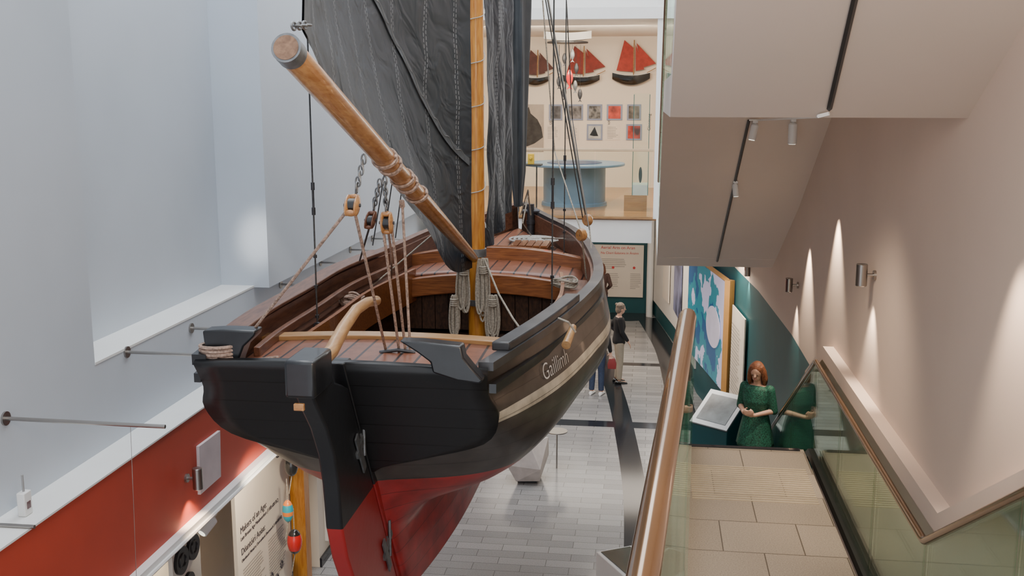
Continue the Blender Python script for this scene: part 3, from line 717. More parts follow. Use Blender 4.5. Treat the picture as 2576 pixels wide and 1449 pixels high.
def deckcoil(cpt,r,n_=6,sd=0,mat=ropeM):
    rr=random.Random(sd); q=G(); cpt=V(cpt)
    for k in range(n_):
        a0=rr.uniform(0,6); rx=r*rr.uniform(.7,1); ry=r*rr.uniform(.5,.9); 
        q.tube([cpt+V((rx*math.cos(a+a0),ry*math.sin(a+a0),.012*k+.02*math.sin(2*a+k))) for a in [i*math.pi/10 for i in range(21)]],.010,6)
    return q.obj('rope_coil',mat,boat)
deckcoil(atZ(1420,718,4.12),.13,6,2); deckcoil(atZ(885,760,4.1),.12,6,5,ropeR)
rope([atZ(1405,800,4.38),atZ(1430,810,4.38),atZ(1448,835,4.3)],.008,mat=ropeM)
rope([atX(1330,480,-1.5),atX(1315,560,-1.55),atX(1340,598,-1.5),atX(1420,600,-1.0)],.010,mat=ropeM)
rope([atX(1310,540,-1.6),atX(1328,478,-1.5),atX(1335,540,-1.5)],.010,mat=ropeM)
def wrapname(p):
    b_,cx,_=bY(p.y); return V((cx+hw(p.y,p.z)+.010,p.y,p.z))
text('Gaillimh',(0,7.12,4.00),(0,1,0),(0,0,1),.17,M('name_paint',(.62,.60,.56),.5),hull,warp=wrapname,depth=0,off=-.002)
def cable(p,zt,r=.007):
    p=V(p); e=empty('suspension_cable',p,'thin steel suspension cable holding up the boat','cable','boat suspension cables')
    G().tube([p,V((p.x,p.y,zt))],r,6).obj('wire',wireM,e)
    q=G(); z0=.95; pr_=[(0,.006),(.0,.016),(.06,.016),(.06,.010),(.2,.010),(.2,.016),(.26,.016),(.26,.006)]
    q.tube([p+V((0,0,z0+a_+.0005*i)) for i,(a_,r_) in enumerate(pr_)],[r_ for a_,r_ in pr_],8); q.obj('turnbuckle',iron,e)
    G().tube([p+V((math.cos(a)*.03,0,.03+math.sin(a)*.03)) for a in [i*math.pi/6 for i in range(13)]],.008,6).obj('shackle',iron,e)
    for k in range(3): G().tube([p+V((0,0,.1+.25*k)),p+V((0,0,.125+.25*k))],.016,8).obj('wire_clamp',iron,e)
cable((-2.7,8.19,4.07),11); cable((-.83,8.9,4.07),11); cable((-.95,11.6,4.1),11)
rodG='steel support rods'
for (u,v,ln) in ((12,1052,1.17),(318,885,1.36),(480,825,1.34),(705,715,1.33),(805,660,1.38),(880,628,1.55),(935,600,1.7)):
    p=atX(u,v,-4.4); e=empty('support_rod',p,'thin steel rod fixed to the wall with a round plate','support rod',rodG)
    G().tube([p,p+V((ln,0,-.01))],.014,10).obj('rod',steel,e); G().tube([p,p+V((.015,0,0))],.05,16).obj('wall_plate',steel,e)
p=atX(0,1320,-4.3); G().tube([p,p+V((.25,0,0))],.014,10).obj('support_rod',steel,label='short steel rod fixed to the wall',cat='support rod',group=rodG)
G().tube([atX(328,1064,-3.6),atX(345,1500,-3.6)],.002,5).obj('hanging_wire',steel,label='very thin wire hanging down from a steel rod',cat='wire')

# ================= LEFT WALL ITEMS =================
xd=V((0,1,0)); zd=V((0,0,1))
q=G(); q.prism([atX(493,1122,-4.1),atX(547,1082,-4.1),atX(549,1198,-4.1),atX(497,1244,-4.1)],(.03,0,0)); q.obj('access_panel',M('panel_pinkish',(.62,.55,.56),.5),label='pale flat access panel on the red wall',cat='panel',bevel=.004)
p=atX(65,1300,-4.25); p.z=3.115
e=empty('wireless_sensor',p,'small white sensor box with antenna standing on the ledge','sensor')
G().bx(p.x-.03,p.x+.03,p.y-.045,p.y+.045,p.z,p.z+.17).obj('case',whiteM,e,bevel=.008)
G().bx(p.x+.03,p.x+.034,p.y-.02,p.y+.02,p.z+.05,p.z+.10).obj('screen',M('scr',(.15,.08,.08),.2),e)
G().tube([p+V((0,.0,.17)),p+V((0,.0,.29))],.008,8).obj('antenna',M('grey_plastic',(.3,.3,.3),.5),e)
e=G().bx(-4.24,-4.2,9.85,11.45,.25,2.03).obj('information_panel',paper,label='white information panel headed Makers of an Age',cat='information panel')
X0=-4.197
def wt(s_,y,z,size,mat,off=0): return text(s_,(X0,y,z),xd,zd,size,mat,e,off=off)
wt('Makers of an Age:',9.95,1.42,.105,textM); wt('Late Bronze Age Metalworkers (1100-600 BC)',9.95,1.34,.060,textM)
wt('Déantóirí Aoise:',9.95,1.18,.105,textM); wt('Oibritheoirí Miotail sa Chré-umhaois Dheireanach (1100-600 RC)',9.95,1.10,.046,textM)
q=G(); ribbonlines(q,(X0,9.98,1.0),xd,zd,.62,16,.035,.010,seed=3); ribbonlines(q,(X0,10.72,1.0),xd,zd,.6,16,.035,.010,seed=4); q.obj('body_text',greyI,e)
q=G()
for k in range(9):
    y=10.75+.075*k; rr_=.035 if k!=5 else .07
    q.tube([V((X0+.004,y+math.cos(a)*rr_,1.93+math.sin(a)*rr_)) for a in [i*math.pi/8 for i in range(17)]],.008,6)
q.obj('bronze_chain_picture',textM,e)
q=G()
for k,(y,z) in enumerate(((10.6,.45),(10.78,.55),(10.95,.45),(11.1,.55))):
    q.tube([V((X0+.002,y+math.cos(a)*.03,z+math.sin(a)*.045)) for a in [i*math.pi/6 for i in range(13)]],.009,6)
q.obj('ring_picture',textM,e)
e2=G().bx(-4.24,-4.2,8.4,8.98,.3,1.95).obj('information_panel',paperW,label='white panel with dark metal discs in a frame',cat='information panel')
for (y,z,r_) in ((8.55,1.78,.13),(8.8,1.80,.12),(8.68,1.5,.1)):
    q=G(); q.tube([V((-4.2,y,z)),V((-4.17,y,z))],r_,24); q.tube([V((-4.17,y+math.cos(a)*r_*.5,z+math.sin(a)*r_*.5)) for a in [i*math.pi/10 for i in range(21)]],.012,6)
    q.obj('bronze_disc',M('dark_bronze',(.03,.028,.03),.35,metal=.6),e2)
G().tube([(-4.0,-1,2.10),(-4.0,12.15,2.10)],.018,6).obj('lighting_track',whiteM,label='white lighting track along the cornice above exhibits',cat='lighting track')
p=atX(536,1318,-4.05); p.z=2.06; tracklamp(p,.17,.05,(-.35,-.9,-.55),label='white spotlight under the cornice aimed at exhibits')
py=atX(757,1300,-4.1).y
G().bx(-4.22,-4.04,py-.02,py+.16,0,2.07).obj('timber_post',mastW,label='square varnished timber post below the white cornice',cat='post',bevel=.006)
def buoy(u,v,r,h,cols,label):
    p=atX(u,v,-3.95); e=empty('fishing_float',p-V((0,0,h)),label,'fishing float','hanging fishing floats')
    for k,(a_,b2,col) in enumerate(cols):
        rings=[]
        for i in range(9):
            t=a_+(b2-a_)*i/8; th=math.pi*t; rings.append([p+V((r*math.sin(th)*math.cos(x_),r*math.sin(th)*math.sin(x_),h*math.cos(th))) for x_ in [j*math.pi/10 for j in range(20)]])
        G().loft(rings).obj('painted_band',col,e,bevel=0)
    G().tube([p+V((0,0,h*.95)),p+V((0.0,.0,h+.25))],.006,6).obj('cord',ropeM,e)
    G().tube([p-V((0,0,h*.95)),p-V((.03,0.03,h+.2))],.006,6).obj('cord',ropeM,e)
orange=M('orange_paint',(.75,.20,.03),.3,coat=.5); tq=M('turquoise_paint',(.02,.30,.38),.3,coat=.5); redG=M('red_gloss',(.55,.015,.012),.2,coat=.6); blkG=M('black_gloss',(.015,.015,.015),.2,coat=.6)
buoy(733,1172,.075,.12,[(.02,.98,blkG)],'glossy black hanging fishing float')
buoy(724,1285,.062,.13,[(.02,.3,orange),(.3,.5,tq),(.5,.62,orange),(.62,.98,tq)],'turquoise and orange banded fishing float')
buoy(741,1362,.085,.15,[(.02,.3,blkG),(.3,.72,redG),(.72,.98,blkG)],'red and black glossy fishing float')
e3=G().bx(-4.1,-4.06,12.45,13.5,.25,1.95).obj('information_panel',paperW,label='white information panel with small pictures beside timber post',cat='information panel')
q=G(); ribbonlines(q,(-4.057,12.55,1.35),xd,zd,.8,20,.05,.014,seed=8); q.obj('body_text',greyI,e3)
bph=M('brown_photo',(.22,.13,.09),.5,var=.6,scale=12)
for y0_,y1_,z0_,z1_ in ((12.55,12.85,1.5,1.8),(12.95,13.3,1.5,1.8),(12.55,12.8,1.0,1.3)): G().bx(-4.06,-4.055,y0_,y1_,z0_,z1_).obj('picture',bph,e3)

# ================= GALLERY =================
GY=25.995
def qd(u0,v0,u1,v1,Y): a=atY(u0,v1,Y); b_=atY(u1,v0,Y); return a.x,b_.x,a.z,b_.z
e=empty('balustrade',(-1.5,19.5,3.73),'clear glass gallery balustrade with pale wooden rail','balustrade')
zr=atY(1480,377,19.5).z
for k in range(4):
    x0=-4.15+k*1.04; G().bx(x0,x0+1.02,19.48,19.495,3.72,zr-.01).obj('glass_panel',clearM,e)
G().bx(-4.18,.03,19.46,19.52,zr-.02,zr+.03).obj('handrail',M('pale_oak',(.58,.42,.26),.4),e,bevel=.01)
photoMs=[M('photo_%d'%i,cl,.5,var=.9,scale=sc_) for i,(cl,sc_) in enumerate([((.09,.09,.10),5),((.16,.15,.15),7),((.20,.19,.18),9),((.45,.05,.03),4),((.14,.12,.1),8),((.12,.13,.14),6)])]
frameM=M('blue_grey_mount',(.26,.30,.42),.5)
specs=[(1398,282,0,17),(1447,282,1,20),(1496,282,2,19),(1546,282,3,20),(1595,282,4,18),(1496,332,5,20),(1595,332,3,20)]
for u,v,mi,hwid in specs:
    x0,x1,z0,z1=qd(u-hwid,v-20,u+hwid,v+20,GY)
    e=G().bx(x0,x1,GY-.02,GY,z0,z1).obj('framed_photograph',frameM,label='small photograph on a blue-grey mount on the gallery wall',cat='photograph',group='gallery wall photographs')
    G().bx(x0+.04,x1-.04,GY-.026,GY-.019,z0+.04,z1-.04).obj('picture',photoMs[mi] if mi!=5 else M('pale_sea',(.5,.5,.48),.5,var=.2),e)
    q=G(); cx=(x0+x1)/2; w=(x1-x0); 
    if mi==5: q.prism([V((cx-.02,GY-.03,z0+.10)),V((cx+.09,GY-.03,z0+.10)),V((cx+.0,GY-.03,z1-.06)),V((cx-.12,GY-.03,z0+.12))],(0,.004,0)); q.obj('sail_image',blk,e)
for u,v in ((1437,318),(1540,318),(1390,318)):
    p=atY(u-12,v,GY); p.z-=.3; e=G().bx(p.x-.02,p.x+.30,GY-.006,GY,p.z-.02,p.z+.34).obj('caption_panel',M('caption_card',(.82,.72,.61),.6),label='small caption card with fine print on the gallery wall',cat='caption',group='gallery captions')
    q=G(); ribbonlines(q,V((p.x,GY-.0065,p.z+.28)),V((1,0,0)),zd,.27,8,.038,.012,seed=u); q.obj('caption_text',greyI,e)
for u,sw in ((1383,'Húicéirí'),(1432,'Leathbhád'),(1530,'Canotiers'),(1632,'Gleoiteog')):
    p=atY(u+4,328,GY-.002); o=text(sw,p,(0,0,1),(-1,0,0),.10,textM,None,name='wall_lettering'); o['label']='small vertical lettering on the gallery wall'; o['category']='lettering'
x0,x1,z0,z1=qd(1282,262,1368,380,GY)
e=G().bx(x0,x1,GY-.02,GY,z0,z1).obj('large_photograph',M('sepia_print',(.42,.36,.30),.6,var=.25,scale=1.5),label='large sepia photograph of an old dark boat on the gallery wall',cat='photograph')
q=G(); pts=[(1322,280),(1330,268),(1335,285),(1352,300),(1362,320),(1366,345),(1345,360),(1325,368),(1318,340)]
q.prism([atY(u,v,GY-.028) for u,v in pts],(0,.005,0)); q.obj('boat_image',M('dk',(.035,.032,.03),.6,var=.4,scale=9),e)
darkred=M('dark_red_cloth',(.22,.026,.018),.7,var=.2,scale=10); brownc=M('dark_brown_cloth',(.09,.03,.025),.7,var=.2,scale=10)
def model(u0,u1,vt,vb,mat,flip=1,label=''):
    Y=GY-.13; u=(u0+u1)/2; W=u1-u0
    e=empty('model_sailing_boat',atY(u,vb,Y),label,'model boat','model boats on the gallery wall')
    def P_(fx,fy): return atY(u0+W*(fx if flip>0 else 1-fx),vb+(vt-vb)*fy,Y)
    rings=[]
    for i in range(13):
        t=i/12; p=P_(.03+.84*t,.18+.07*(2*t-1)**2); hgt=(P_(.5,.22).z-P_(.5,0).z)*(.35+.65*math.sin(math.pi*(.12+.8*t))**.7); w=.11*math.sin(math.pi*(.1+.85*t))**.7+.01
        rings.append([p+V((0,w*math.cos(x_)*.9,-hgt*max(0,math.sin(x_)))) for x_ in [math.pi*j/8 for j in range(9)]])
    G().loft(rings).obj('hull',blkG,e)
    q=G(); q.tube([P_(.03,.25),P_(.3,.2),P_(.6,.2),P_(.87,.25)],.012,6); q.obj('rail',whiteM,e)
    G().tube([P_(.50,.2),P_(.52,1.0)],.014,6).obj('mast',ltW,e)
    G().prism([P_(.12,.30),P_(.49,.27),P_(.50,.82),P_(.30,1.0)],(0,.01,0)).obj('mainsail',mat,e)
    G().prism([P_(.55,.29),P_(.74,.33),P_(.55,.9)],(0,.01,0)).obj('staysail',mat,e)
    G().prism([P_(.68,.36),P_(1.0,.46),P_(.57,.93)],(0,-.01,0)).obj('jib',mat,e)
    G().tube([P_(.8,.25),P_(1.0,.36)],.009,6).obj('bowsprit',ltW,e)
model(1310,1393,125,212,brownc,label='model boat with dark brown sails hung on the gallery wall')
model(1412,1523,115,212,darkred,label='model boat with two dark red sails hung on the gallery wall')
model(1537,1650,100,210,M('red_cloth',(.36,.038,.025),.7,var=.2,scale=10),label='model boat with bright red mainsail hung on the gallery wall')
model(1232,1283,140,210,darkred,label='model boat with red jib partly behind the staysail')
for k,(u,v,mt) in enumerate([(1433,200,redG),(1406,208,iron),(1420,150,iron),(1450,175,iron),(1447,218,galv),(1419,236,iron),(1440,140,galv),(1459,240,iron),(1407,170,galv)]):
    Y=23.2+.12*(k%5); p=atY(u,v,Y); L=.42 if mt is redG else .28
    e=empty('fish_figure',p-V((0,0,L/2)),'red hanging fish figure' if mt is redG else 'dark metal hanging fish figure','fish figure','hanging fish mobile')
    q=G(); rings=[]
    for i in range(11):
        t=i/10; z=p.z+L/2-L*t*.82; w=L*.17*math.sin(math.pi*min(1,.08+t*.9))**.8+.003
        rings.append([V((p.x+w*math.cos(a_),Y+w*.35*math.sin(a_),z)) for a_ in [j*math.pi/6 for j in range(12)]])
    q.loft(rings); q.obj('body',mt,e)
    G().prism([V((p.x,Y,p.z-L*.28)),V((p.x+L*.16,Y,p.z-L*.5)),V((p.x,Y,p.z-L*.43)),V((p.x-L*.16,Y,p.z-L*.5))],(0,.008,0)).obj('tail',mt,e)
    G().tube([V((p.x,Y,p.z+L/2)),V((p.x,Y,7.0))],.003,4).obj('cord',iron,e)
p=atY(1428,100,23.6); e=empty('ceiling_fixture',p,'white boat-shaped fixture with dark round plate hung from ceiling','ceiling fixture')
W=.52; rings=[]
for i in range(9):
    t=i/8*2-1; ww=.22*(1-t*t)**.5+.03; x_=p.x+W*t; lift=.05*t*t
    rings.append([V((x_,23.6-ww,p.z+.14+lift)),V((x_,23.6+ww,p.z+.14+lift)),V((x_,23.6+ww*.6,p.z-.02+lift)),V((x_,23.6-ww*.6,p.z-.02+lift))])
G().loft(rings).obj('body',whiteM,e)
G().tube([V((p.x,23.6,p.z-.07)),V((p.x,23.6,p.z-.04))],.45,28).obj('plate',iron,e)
G().tube([V((p.x,23.6,p.z+.1)),V((p.x,23.6,7.3))],.015,6).obj('stem',iron,e)
tc=V((atY(1445,450,21.9).x,21.9,3.69))
blueM=M('blue_laminate',(.17,.26,.36),.3,var=.06)
zt=atY(1445,415,21.9).z
e=empty('round_table',(tc.x,tc.y,3.69),'large round blue table on a drum base','table')
rw=(atY(1522,450,21.9).x-atY(1366,450,21.9).x)/2; rt=(atY(1576,415,21.9).x-atY(1324,415,21.9).x)/2
G().tube([(tc.x,tc.y,3.69),(tc.x,tc.y,3.75),(tc.x,tc.y,3.76),(tc.x,tc.y,zt)],[rw*1.06,rw*1.05,rw,rw],40).obj('drum_base',blueM,e)
G().tube([(tc.x,tc.y,zt),(tc.x,tc.y,zt+.05)],rt,48).obj('table_top',blueM,e,bevel=.01)
G().tube([(tc.x,tc.y,zt+.05),(tc.x,tc.y,zt+.06)],rt*.55,40).obj('inset',M('navy',(.03,.06,.14),.3),e)
p=atY(1350,440,20.4); e=empty('stand',(p.x-.2,20.4,3.69),'thin black metal stand with small yellow device','stand')
q=G(); 
for xx in (p.x,p.x-.35): q.tube([(xx,20.4,3.69),(xx,20.4,zt+.08)],.015,6)
q.box((p.x-.2,20.4,zt+.1),(.6,.35,.03)).obj('frame',iron,e)
pz=zt+.115; G().bx(p.x-.17,p.x-.05,20.35,20.45,pz,pz+.2).tube([(p.x-.11,20.30,pz+.12),(p.x-.11,20.36,pz+.12)],.03,10).obj('yellow_device',M('yellow',(.75,.45,.02),.4),e,bevel=.008)
x0,x1,z0,z1=qd(1590,237,1636,458,20.8)
e=empty('display_case',((x0+x1)/2,21,3.69),'tall glass display case on a pale timber plinth','display case')
G().bx(x0-.15,x1-.02,20.8,21.4,3.69,4.0).obj('plinth',ltW,e)
G().bx(x0,x0+.008,20.81,21.4,4.2,z1).obj('glass_panel',clearM,e); G().bx(x0,x1,20.8,20.808,4.2,z1).obj('glass_panel',clearM,e); G().bx(x0,x1,20.8,21.4,z1,z1+.02).obj('glass_lid',clearM,e)
edM=M('tealedge',(.02,.14,.14),.3)
for xx in (x0,x1-.012): G().bx(xx,xx+.012,20.795,20.81,4.0,z1).obj('edge_strip',edM,e)
G().ell(((x0+x1)/2,21.05,4.38),(.035,.03,.16)).obj('artefact',blk,e)
G().bx(x0,x1,20.8,21.4,4.0,4.2).obj('shelf',M('case_base',(.55,.62,.6),.4),e)

# ================= LOWER FAR AREA =================
x0,x1,z0,z1=qd(1497,617,1620,745,28.5)
e=G().bx(x0-.6,x1,28.5,28.56,z0,z1).obj('information_panel',paper,label='large cream information panel on the teal wall',cat='information panel')
text('Aerial Arts on Aran',(x0+.14,28.495,z1-.11),(1,0,0),zd,.115,redI,e); text('Na Clisirí Ealaíona in Árainn',(x0+.14,28.495,z1-.25),(1,0,0),zd,.09,redI,e)
q=G(); ribbonlines(q,V((x0+.14,28.498,z1-.4)),(1,0,0),zd,.7,6,.05,.016,seed=5)
for xx in (x0+.35,x0+.95): ribbonlines(q,V((xx,28.498,z1-.8)),(1,0,0),zd,.3,9,.05,.014,seed=int(xx*10))
q.obj('body_text',greyI,e)
for xx in (x0+.48,x0+1.05): G().tube([(xx,28.48,z1-.62),(xx,28.5,z1-.62)],.035,16).obj('red_dot',redI,e)
def rightpanel(p0,p1,z0,z1,mat,name,label,cat,th=.03,off=.05):
    a=V((p0[0]-off,p0[1],0)); b_=V((p1[0]-off,p1[1],0)); nn=V((-1,0,0))*th
    return G().prism([a+zd*z0,b_+zd*z0,b_+zd*z1,a+zd*z1],nn).obj(name,mat,label=label,cat=cat)
landM=M('landscape_print',(.16,.17,.28),.4,var=.8,scale=1.6)
rightpanel((.78,23.5),(.66,24.9),.9,2.2,landM,'poster','landscape photograph poster on white wall panel','poster')
rightpanel((.55,25.6),(.42,26.4),.9,2.4,paper,'poster','tall cream text poster on white wall panel','poster')
rightpanel((.90,21.9),(.84,22.7),.9,2.6,paperW,'poster','white text poster on white wall panel','poster')
mapM,n,l,b=nt('map_print'); g=n.new('ShaderNodeNewGeometry'); t=n.new('ShaderNodeTexNoise'); t.inputs['Scale'].default_value=1.1; t.inputs['Detail'].default_value=6; l.new(g.outputs['Position'],t.inputs[0])
r=n.new('ShaderNodeValToRGB'); r.color_ramp.interpolation='CONSTANT'; l.new(t.outputs['Fac'],r.inputs[0]); e_=r.color_ramp.elements
e_[0].color=(.012,.08,.20,1); e_[1].position=.44; e_[1].color=(.02,.20,.26,1); x=e_.new(.535); x.color=(.52,.50,.68,1)
l.new(r.outputs[0],b.inputs['Base Color']); l.new(r.outputs[0],b.inputs['Emission Color']); b.inputs['Emission Strength'].default_value=.4; b.inputs['Roughness'].default_value=.3
mA=V((1.36,18.3,0)); mB=V((.80,21.6,0))
e=G().prism([mA+zd*.75,mB+zd*.75,mB+zd*2.72,mA+zd*2.72],(.05,0,0)).obj('map_lightbox',mapM,label='tall illuminated blue and white map panel in oak frame',cat='map display')
dd=(mB-mA).normalized()
q=G(); q.tube([mA+zd*.7+V((.02,-.06,0)),mA+zd*2.8+V((.02,-.06,0))],.085,4); q.tube([mA+zd*2.77,mB+zd*2.77],.05,4); q.obj('oak_frame',M('oak_frame_wood',(.46,.24,.07),.45),e)
q=G(); cpt=mA.lerp(mB,.28)+zd*1.75+V((-.02,0,0)); q.prism([cpt+dd*math.cos(a_)*.55+zd*math.sin(a_)*.38 for a_ in [i*math.pi/14 for i in range(28)]],(-.01,0,0)); q.obj('map_label_disc',M('lilac',(.66,.62,.76),.4,emit=.2),e)
e=G().prism([V((1.56,16.9,.55)),V((1.45,18.1,.55)),V((1.45,18.1,2.4)),V((1.56,16.9,2.4))],(-.02,0,0)).obj('information_panel',paper,label='narrow cream information panel on the teal wall',cat='information panel')
q=G(); ribbonlines(q,V((1.425,18.0,2.1)),V((.11,-1.2,0)).normalized(),zd,.8,20,.06,.015,seed=11); q.obj('body_text',greyI,e)
kp=V((1.14,16.2,0)); e=empty('touchscreen_kiosk',kp,'teal kiosk with tilted silver-framed touchscreen','kiosk')
R=Matrix.Rotation(math.radians(-38),3,'Z')
def kpt(x,y,z): return kp+R@V((x,y,0))+zd*z
q=G(); q.prism([kpt(-.34,-.28,0),kpt(-.34,.28,0),kpt(-.34,.28,1.28),kpt(-.34,-.28,.86)],R@V((.68,0,0))); q.obj('body',teal,e,bevel=.01)
sl=(V((0,.56,.42))).normalized(); sn=V((0,-sl.z,sl.y))
def spt(x,t,h): return kp+R@(V((x,-.28,0))+V((0,sl.y*t,0))+V((0,sn.y*h,0)))+zd*(.86+sl.z*t+sn.z*h)
q=G(); q.prism([spt(-.35,0,.01),spt(.35,0,.01),spt(.35,.70,.01),spt(-.35,.70,.01)],(R@V((0,sn.y,0))+zd*sn.z)*.03); q.obj('screen_frame',M('silver',(.34,.36,.38),.3,metal=.5),e,bevel=.006)
q=G(); q.prism([spt(-.27,.09,.043),spt(.27,.09,.043),spt(.27,.61,.043),spt(-.27,.61,.043)],(0,0,.003)); q.obj('screen',M('screen_glass',(.13,.15,.16),.2,var=.95,scale=2.2,emit=.12),e)
p=atZ(1328,1208,0); e=empty('stone_seat',(p.x,p.y,0),'faceted white stone block on a dark foot','stone block')
G().box((p.x,p.y+.05,.025),(.3,.3,.05)).obj('foot',blk,e)
q=G(); A_=[(-.16,-.2,.05),(.2,-.14,.05),(.18,.25,.05),(-.14,.25,.05)]; B_=[(-.30,-.24,.32),(.22,-.26,.28),(.30,.28,.35),(-.26,.34,.36)]; C_=[(-.38,-.02,.56),(.05,-.16,.62),(.30,.20,.66),(-.22,.36,.60)]
q.loft([[V(p_)+V((p.x,p.y,0)) for p_ in L_] for L_ in (A_,B_,C_)]); q.obj('block',M('white_stone',(.58,.52,.49),.6,var=.1,scale=8),e,ang=10)
q=G(); q.tube([(p.x+.40,p.y+.6,.62),(p.x+.40,p.y+.6,.635)],.17,24).tube([(p.x+.40,p.y+.6,0),(p.x+.40,p.y+.6,.62)],.012,8); q.obj('side_table',steel,label='small round steel-topped table beside the stone block',cat='side table')
kp=V((-.14,10.62,0)); R=Matrix.Rotation(math.radians(30),3,'Z')
e=empty('display_case',kp,'white low display case with dark glass top','display case')
G().box(kp+V((0,0,.53)),(.44,.7,1.06),R).obj('cabinet',whiteM,e,bevel=.01); G().box(kp+V((0,0,1.063)),(.36,.62,.012),R).obj('glass_top',M('dark_glass',(.03,.05,.05),.1),e)

# ================= PEOPLE =================
def hand(q,w,d,up,curl=.5,side=1,sc=1.0):
    w=V(w);d=V(d).normalized();up=V(up); up=(up-d*up.dot(d)).normalized(); sd=d.cross(up).normalized()*side
    R=Matrix((sd,d,up)).transposed()
    q.ell(w+d*.045*sc,(.038*sc,.052*sc,.017*sc),R)
    for i,(o,L) in enumerate(((-.027,.068),(-.009,.078),(.009,.072),(.026,.056))):
        p=w+d*.08*sc+sd*o*sc; pts=[p-d*.02,p]; dd_=d.copy()
        for k in range(3):
            dd_=(dd_-up*curl*(.5+.3*k)).normalized(); p=p+dd_*L*sc/3; pts.append(p)
        q.tube(pts,[.009*sc,.009*sc,.0085*sc,.008*sc,.006*sc],8)
    p=w+d*.025*sc-sd*.032*sc; q.tube([p,p-sd*.022*sc+d*.02*sc,p-sd*.03*sc+d*.045*sc-up*.01],[.012*sc,.0105*sc,.008*sc],8)
def torso_rings(lv,n_=20):
    return [[V((x0+rx*math.copysign(abs(math.cos(a_))**.85,math.cos(a_)),y0+ry*math.copysign(abs(math.sin(a_))**.85,math.sin(a_)),z)) for a_ in [k*2*math.pi/n_ for k in range(n_)]] for (z,x0,y0,rx,ry) in lv]
eyeM=M('eye_dark',(.10,.06,.045),.2); lipM=M('lips_m',(.45,.15,.13),.5)
def person(loc,heading,label,elbows,wrists,hips,top,bottom,shoes,hairM,headturn=0,hair='short',dress=False,nod=0,sleeve='long',hd=((0,0,-1),(0,0,-1)),scale=1.0):
    T=Matrix.Translation(V(loc))@Matrix.Rotation(heading,4,'Z')@Matrix.Scale(scale,4)
    e=empty('person',loc,label,'person')
    q=G()
    tl=[(.84,0,0,.135,.10),(.92,0,-.005,.165,.115),(1.02,0,0,.135,.10),(1.10,0,.0,.122,.092),(1.22,0,.01,.145,.108),(1.32,0,.0,.155,.10),(1.385,0,-.005,.15,.085),(1.425,0,-.01,.085,.06)]
    q.loft(torso_rings(tl)); q.cap((0,-.01,1.38),(0,.01,1.50),.052,.048)
    hc=V((0,.03,1.585)); H=Matrix.Translation(hc)@Matrix.Rotation(headturn,4,'Z')@Matrix.Rotation(-nod,4,'X')@Matrix.Translation(-hc)
    hq=G(); hq.ell(hc+V((0,0,.015)),(.073,.09,.098),nu=20,nv=14); hq.ell(hc+V((0,.028,-.055)),(.052,.055,.058)); hq.tube([hc+V((0,.082,.02)),hc+V((0,.103,-.02)),hc+V((0,.08,-.03))],[.008,.015,.008],8)
    for sg in (-1,1): hq.ell(hc+V((sg*.074,0,-.01)),(.010,.02,.03))
    hq.xf(H); q.add(hq.v,hq.f)
    sh=[V((-.165,-.005,1.375)),V((.165,-.005,1.375))]
    for k in (0,1):
        E=V(elbows[k]);W_=V(wrists[k]); q.cap(sh[k],E,.047,.036); q.cap(E,W_,.037,.025); hand(q,W_,hd[k],(0,1,0.01) if abs(V(hd[k]).normalized().y)<.9 else (0,0,1),.35,side=1 if k else -1)
    for k in (0,1):
        hp=V(((-.085,.085)[k],0,.88)); kn=V(hips[k][0]); an=V(hips[k][1]); q.cap(hp,kn,.082,.052); q.cap(kn,an,.054,.036)
        q.cap(an+V((0,-.03,-.045)),an+V((0,.13,-.055)),.035,.028)
    q.xf(T); body=q.obj('body',skinM,e,remesh=.008)
    for pnt in [(-.03,.088,.0),(.03,.088,.0)]:
        r_=.0075; G().ell(hc+V(pnt),(r_*1.4,r_*.6,r_)).xf(H).xf(T).obj('eye',eyeM,e)
    G().ell(hc+V((0,.083,-.055)),(.022,.008,.006)).xf(H).xf(T).obj('lips',lipM,e)
    hq=G(); hq.ell(hc+V((0,-.018,.035)),(.088,.098,.098),nu=20,nv=14); 
    if hair=='short': hq.ell(hc+V((0,-.05,-.02)),(.085,.065,.09)); [hq.ell(hc+V((.06*math.cos(a_),-.03+.07*math.sin(a_),.07+.02*math.sin(3*a_))),(.035,.035,.03)) for a_ in [i*.9 for i in range(7)]]
    else:
        for i in range(13):
            a_=math.radians(160+i*18.5)
            x_,y_=.08*math.cos(a_),.075*math.sin(a_)-.01
            hq.tube([hc+V((x_*.7,y_*.7,.08)),hc+V((x_*1.05,y_,0)),hc+V((x_*1.25,y_*1.1-.005,-.10)),hc+V((x_*1.2+.01*math.sin(i*2),y_*1.1-.01,-.19-.02*math.sin(i*1.7)))],[.03,.032,.03,.012],8)
    hq.xf(H).xf(T).obj('hair',hairM,e,remesh=.009)
    q=G(); q.loft(torso_rings([(z,x0,y0,rx+.018,ry+.018) for z,x0,y0,rx,ry in ([(.86,0,0,.15,.115)] if not dress else [])+tl[1:-1]]+[(1.42,0,-.01,.085,.07)]))
    for k in (0,1):
        E=V(elbows[k]);W_=V(wrists[k]); q.cap(sh[k],E,.062,.05)
        if sleeve=='long': q.tube([E-(W_-E)*.1,E,E.lerp(W_,.5),E.lerp(W_,.93)],[.045,.05,.045,.036],12)
    q.xf(T); q.obj('top' if not dress else 'dress_bodice',top,e,remesh=.011)
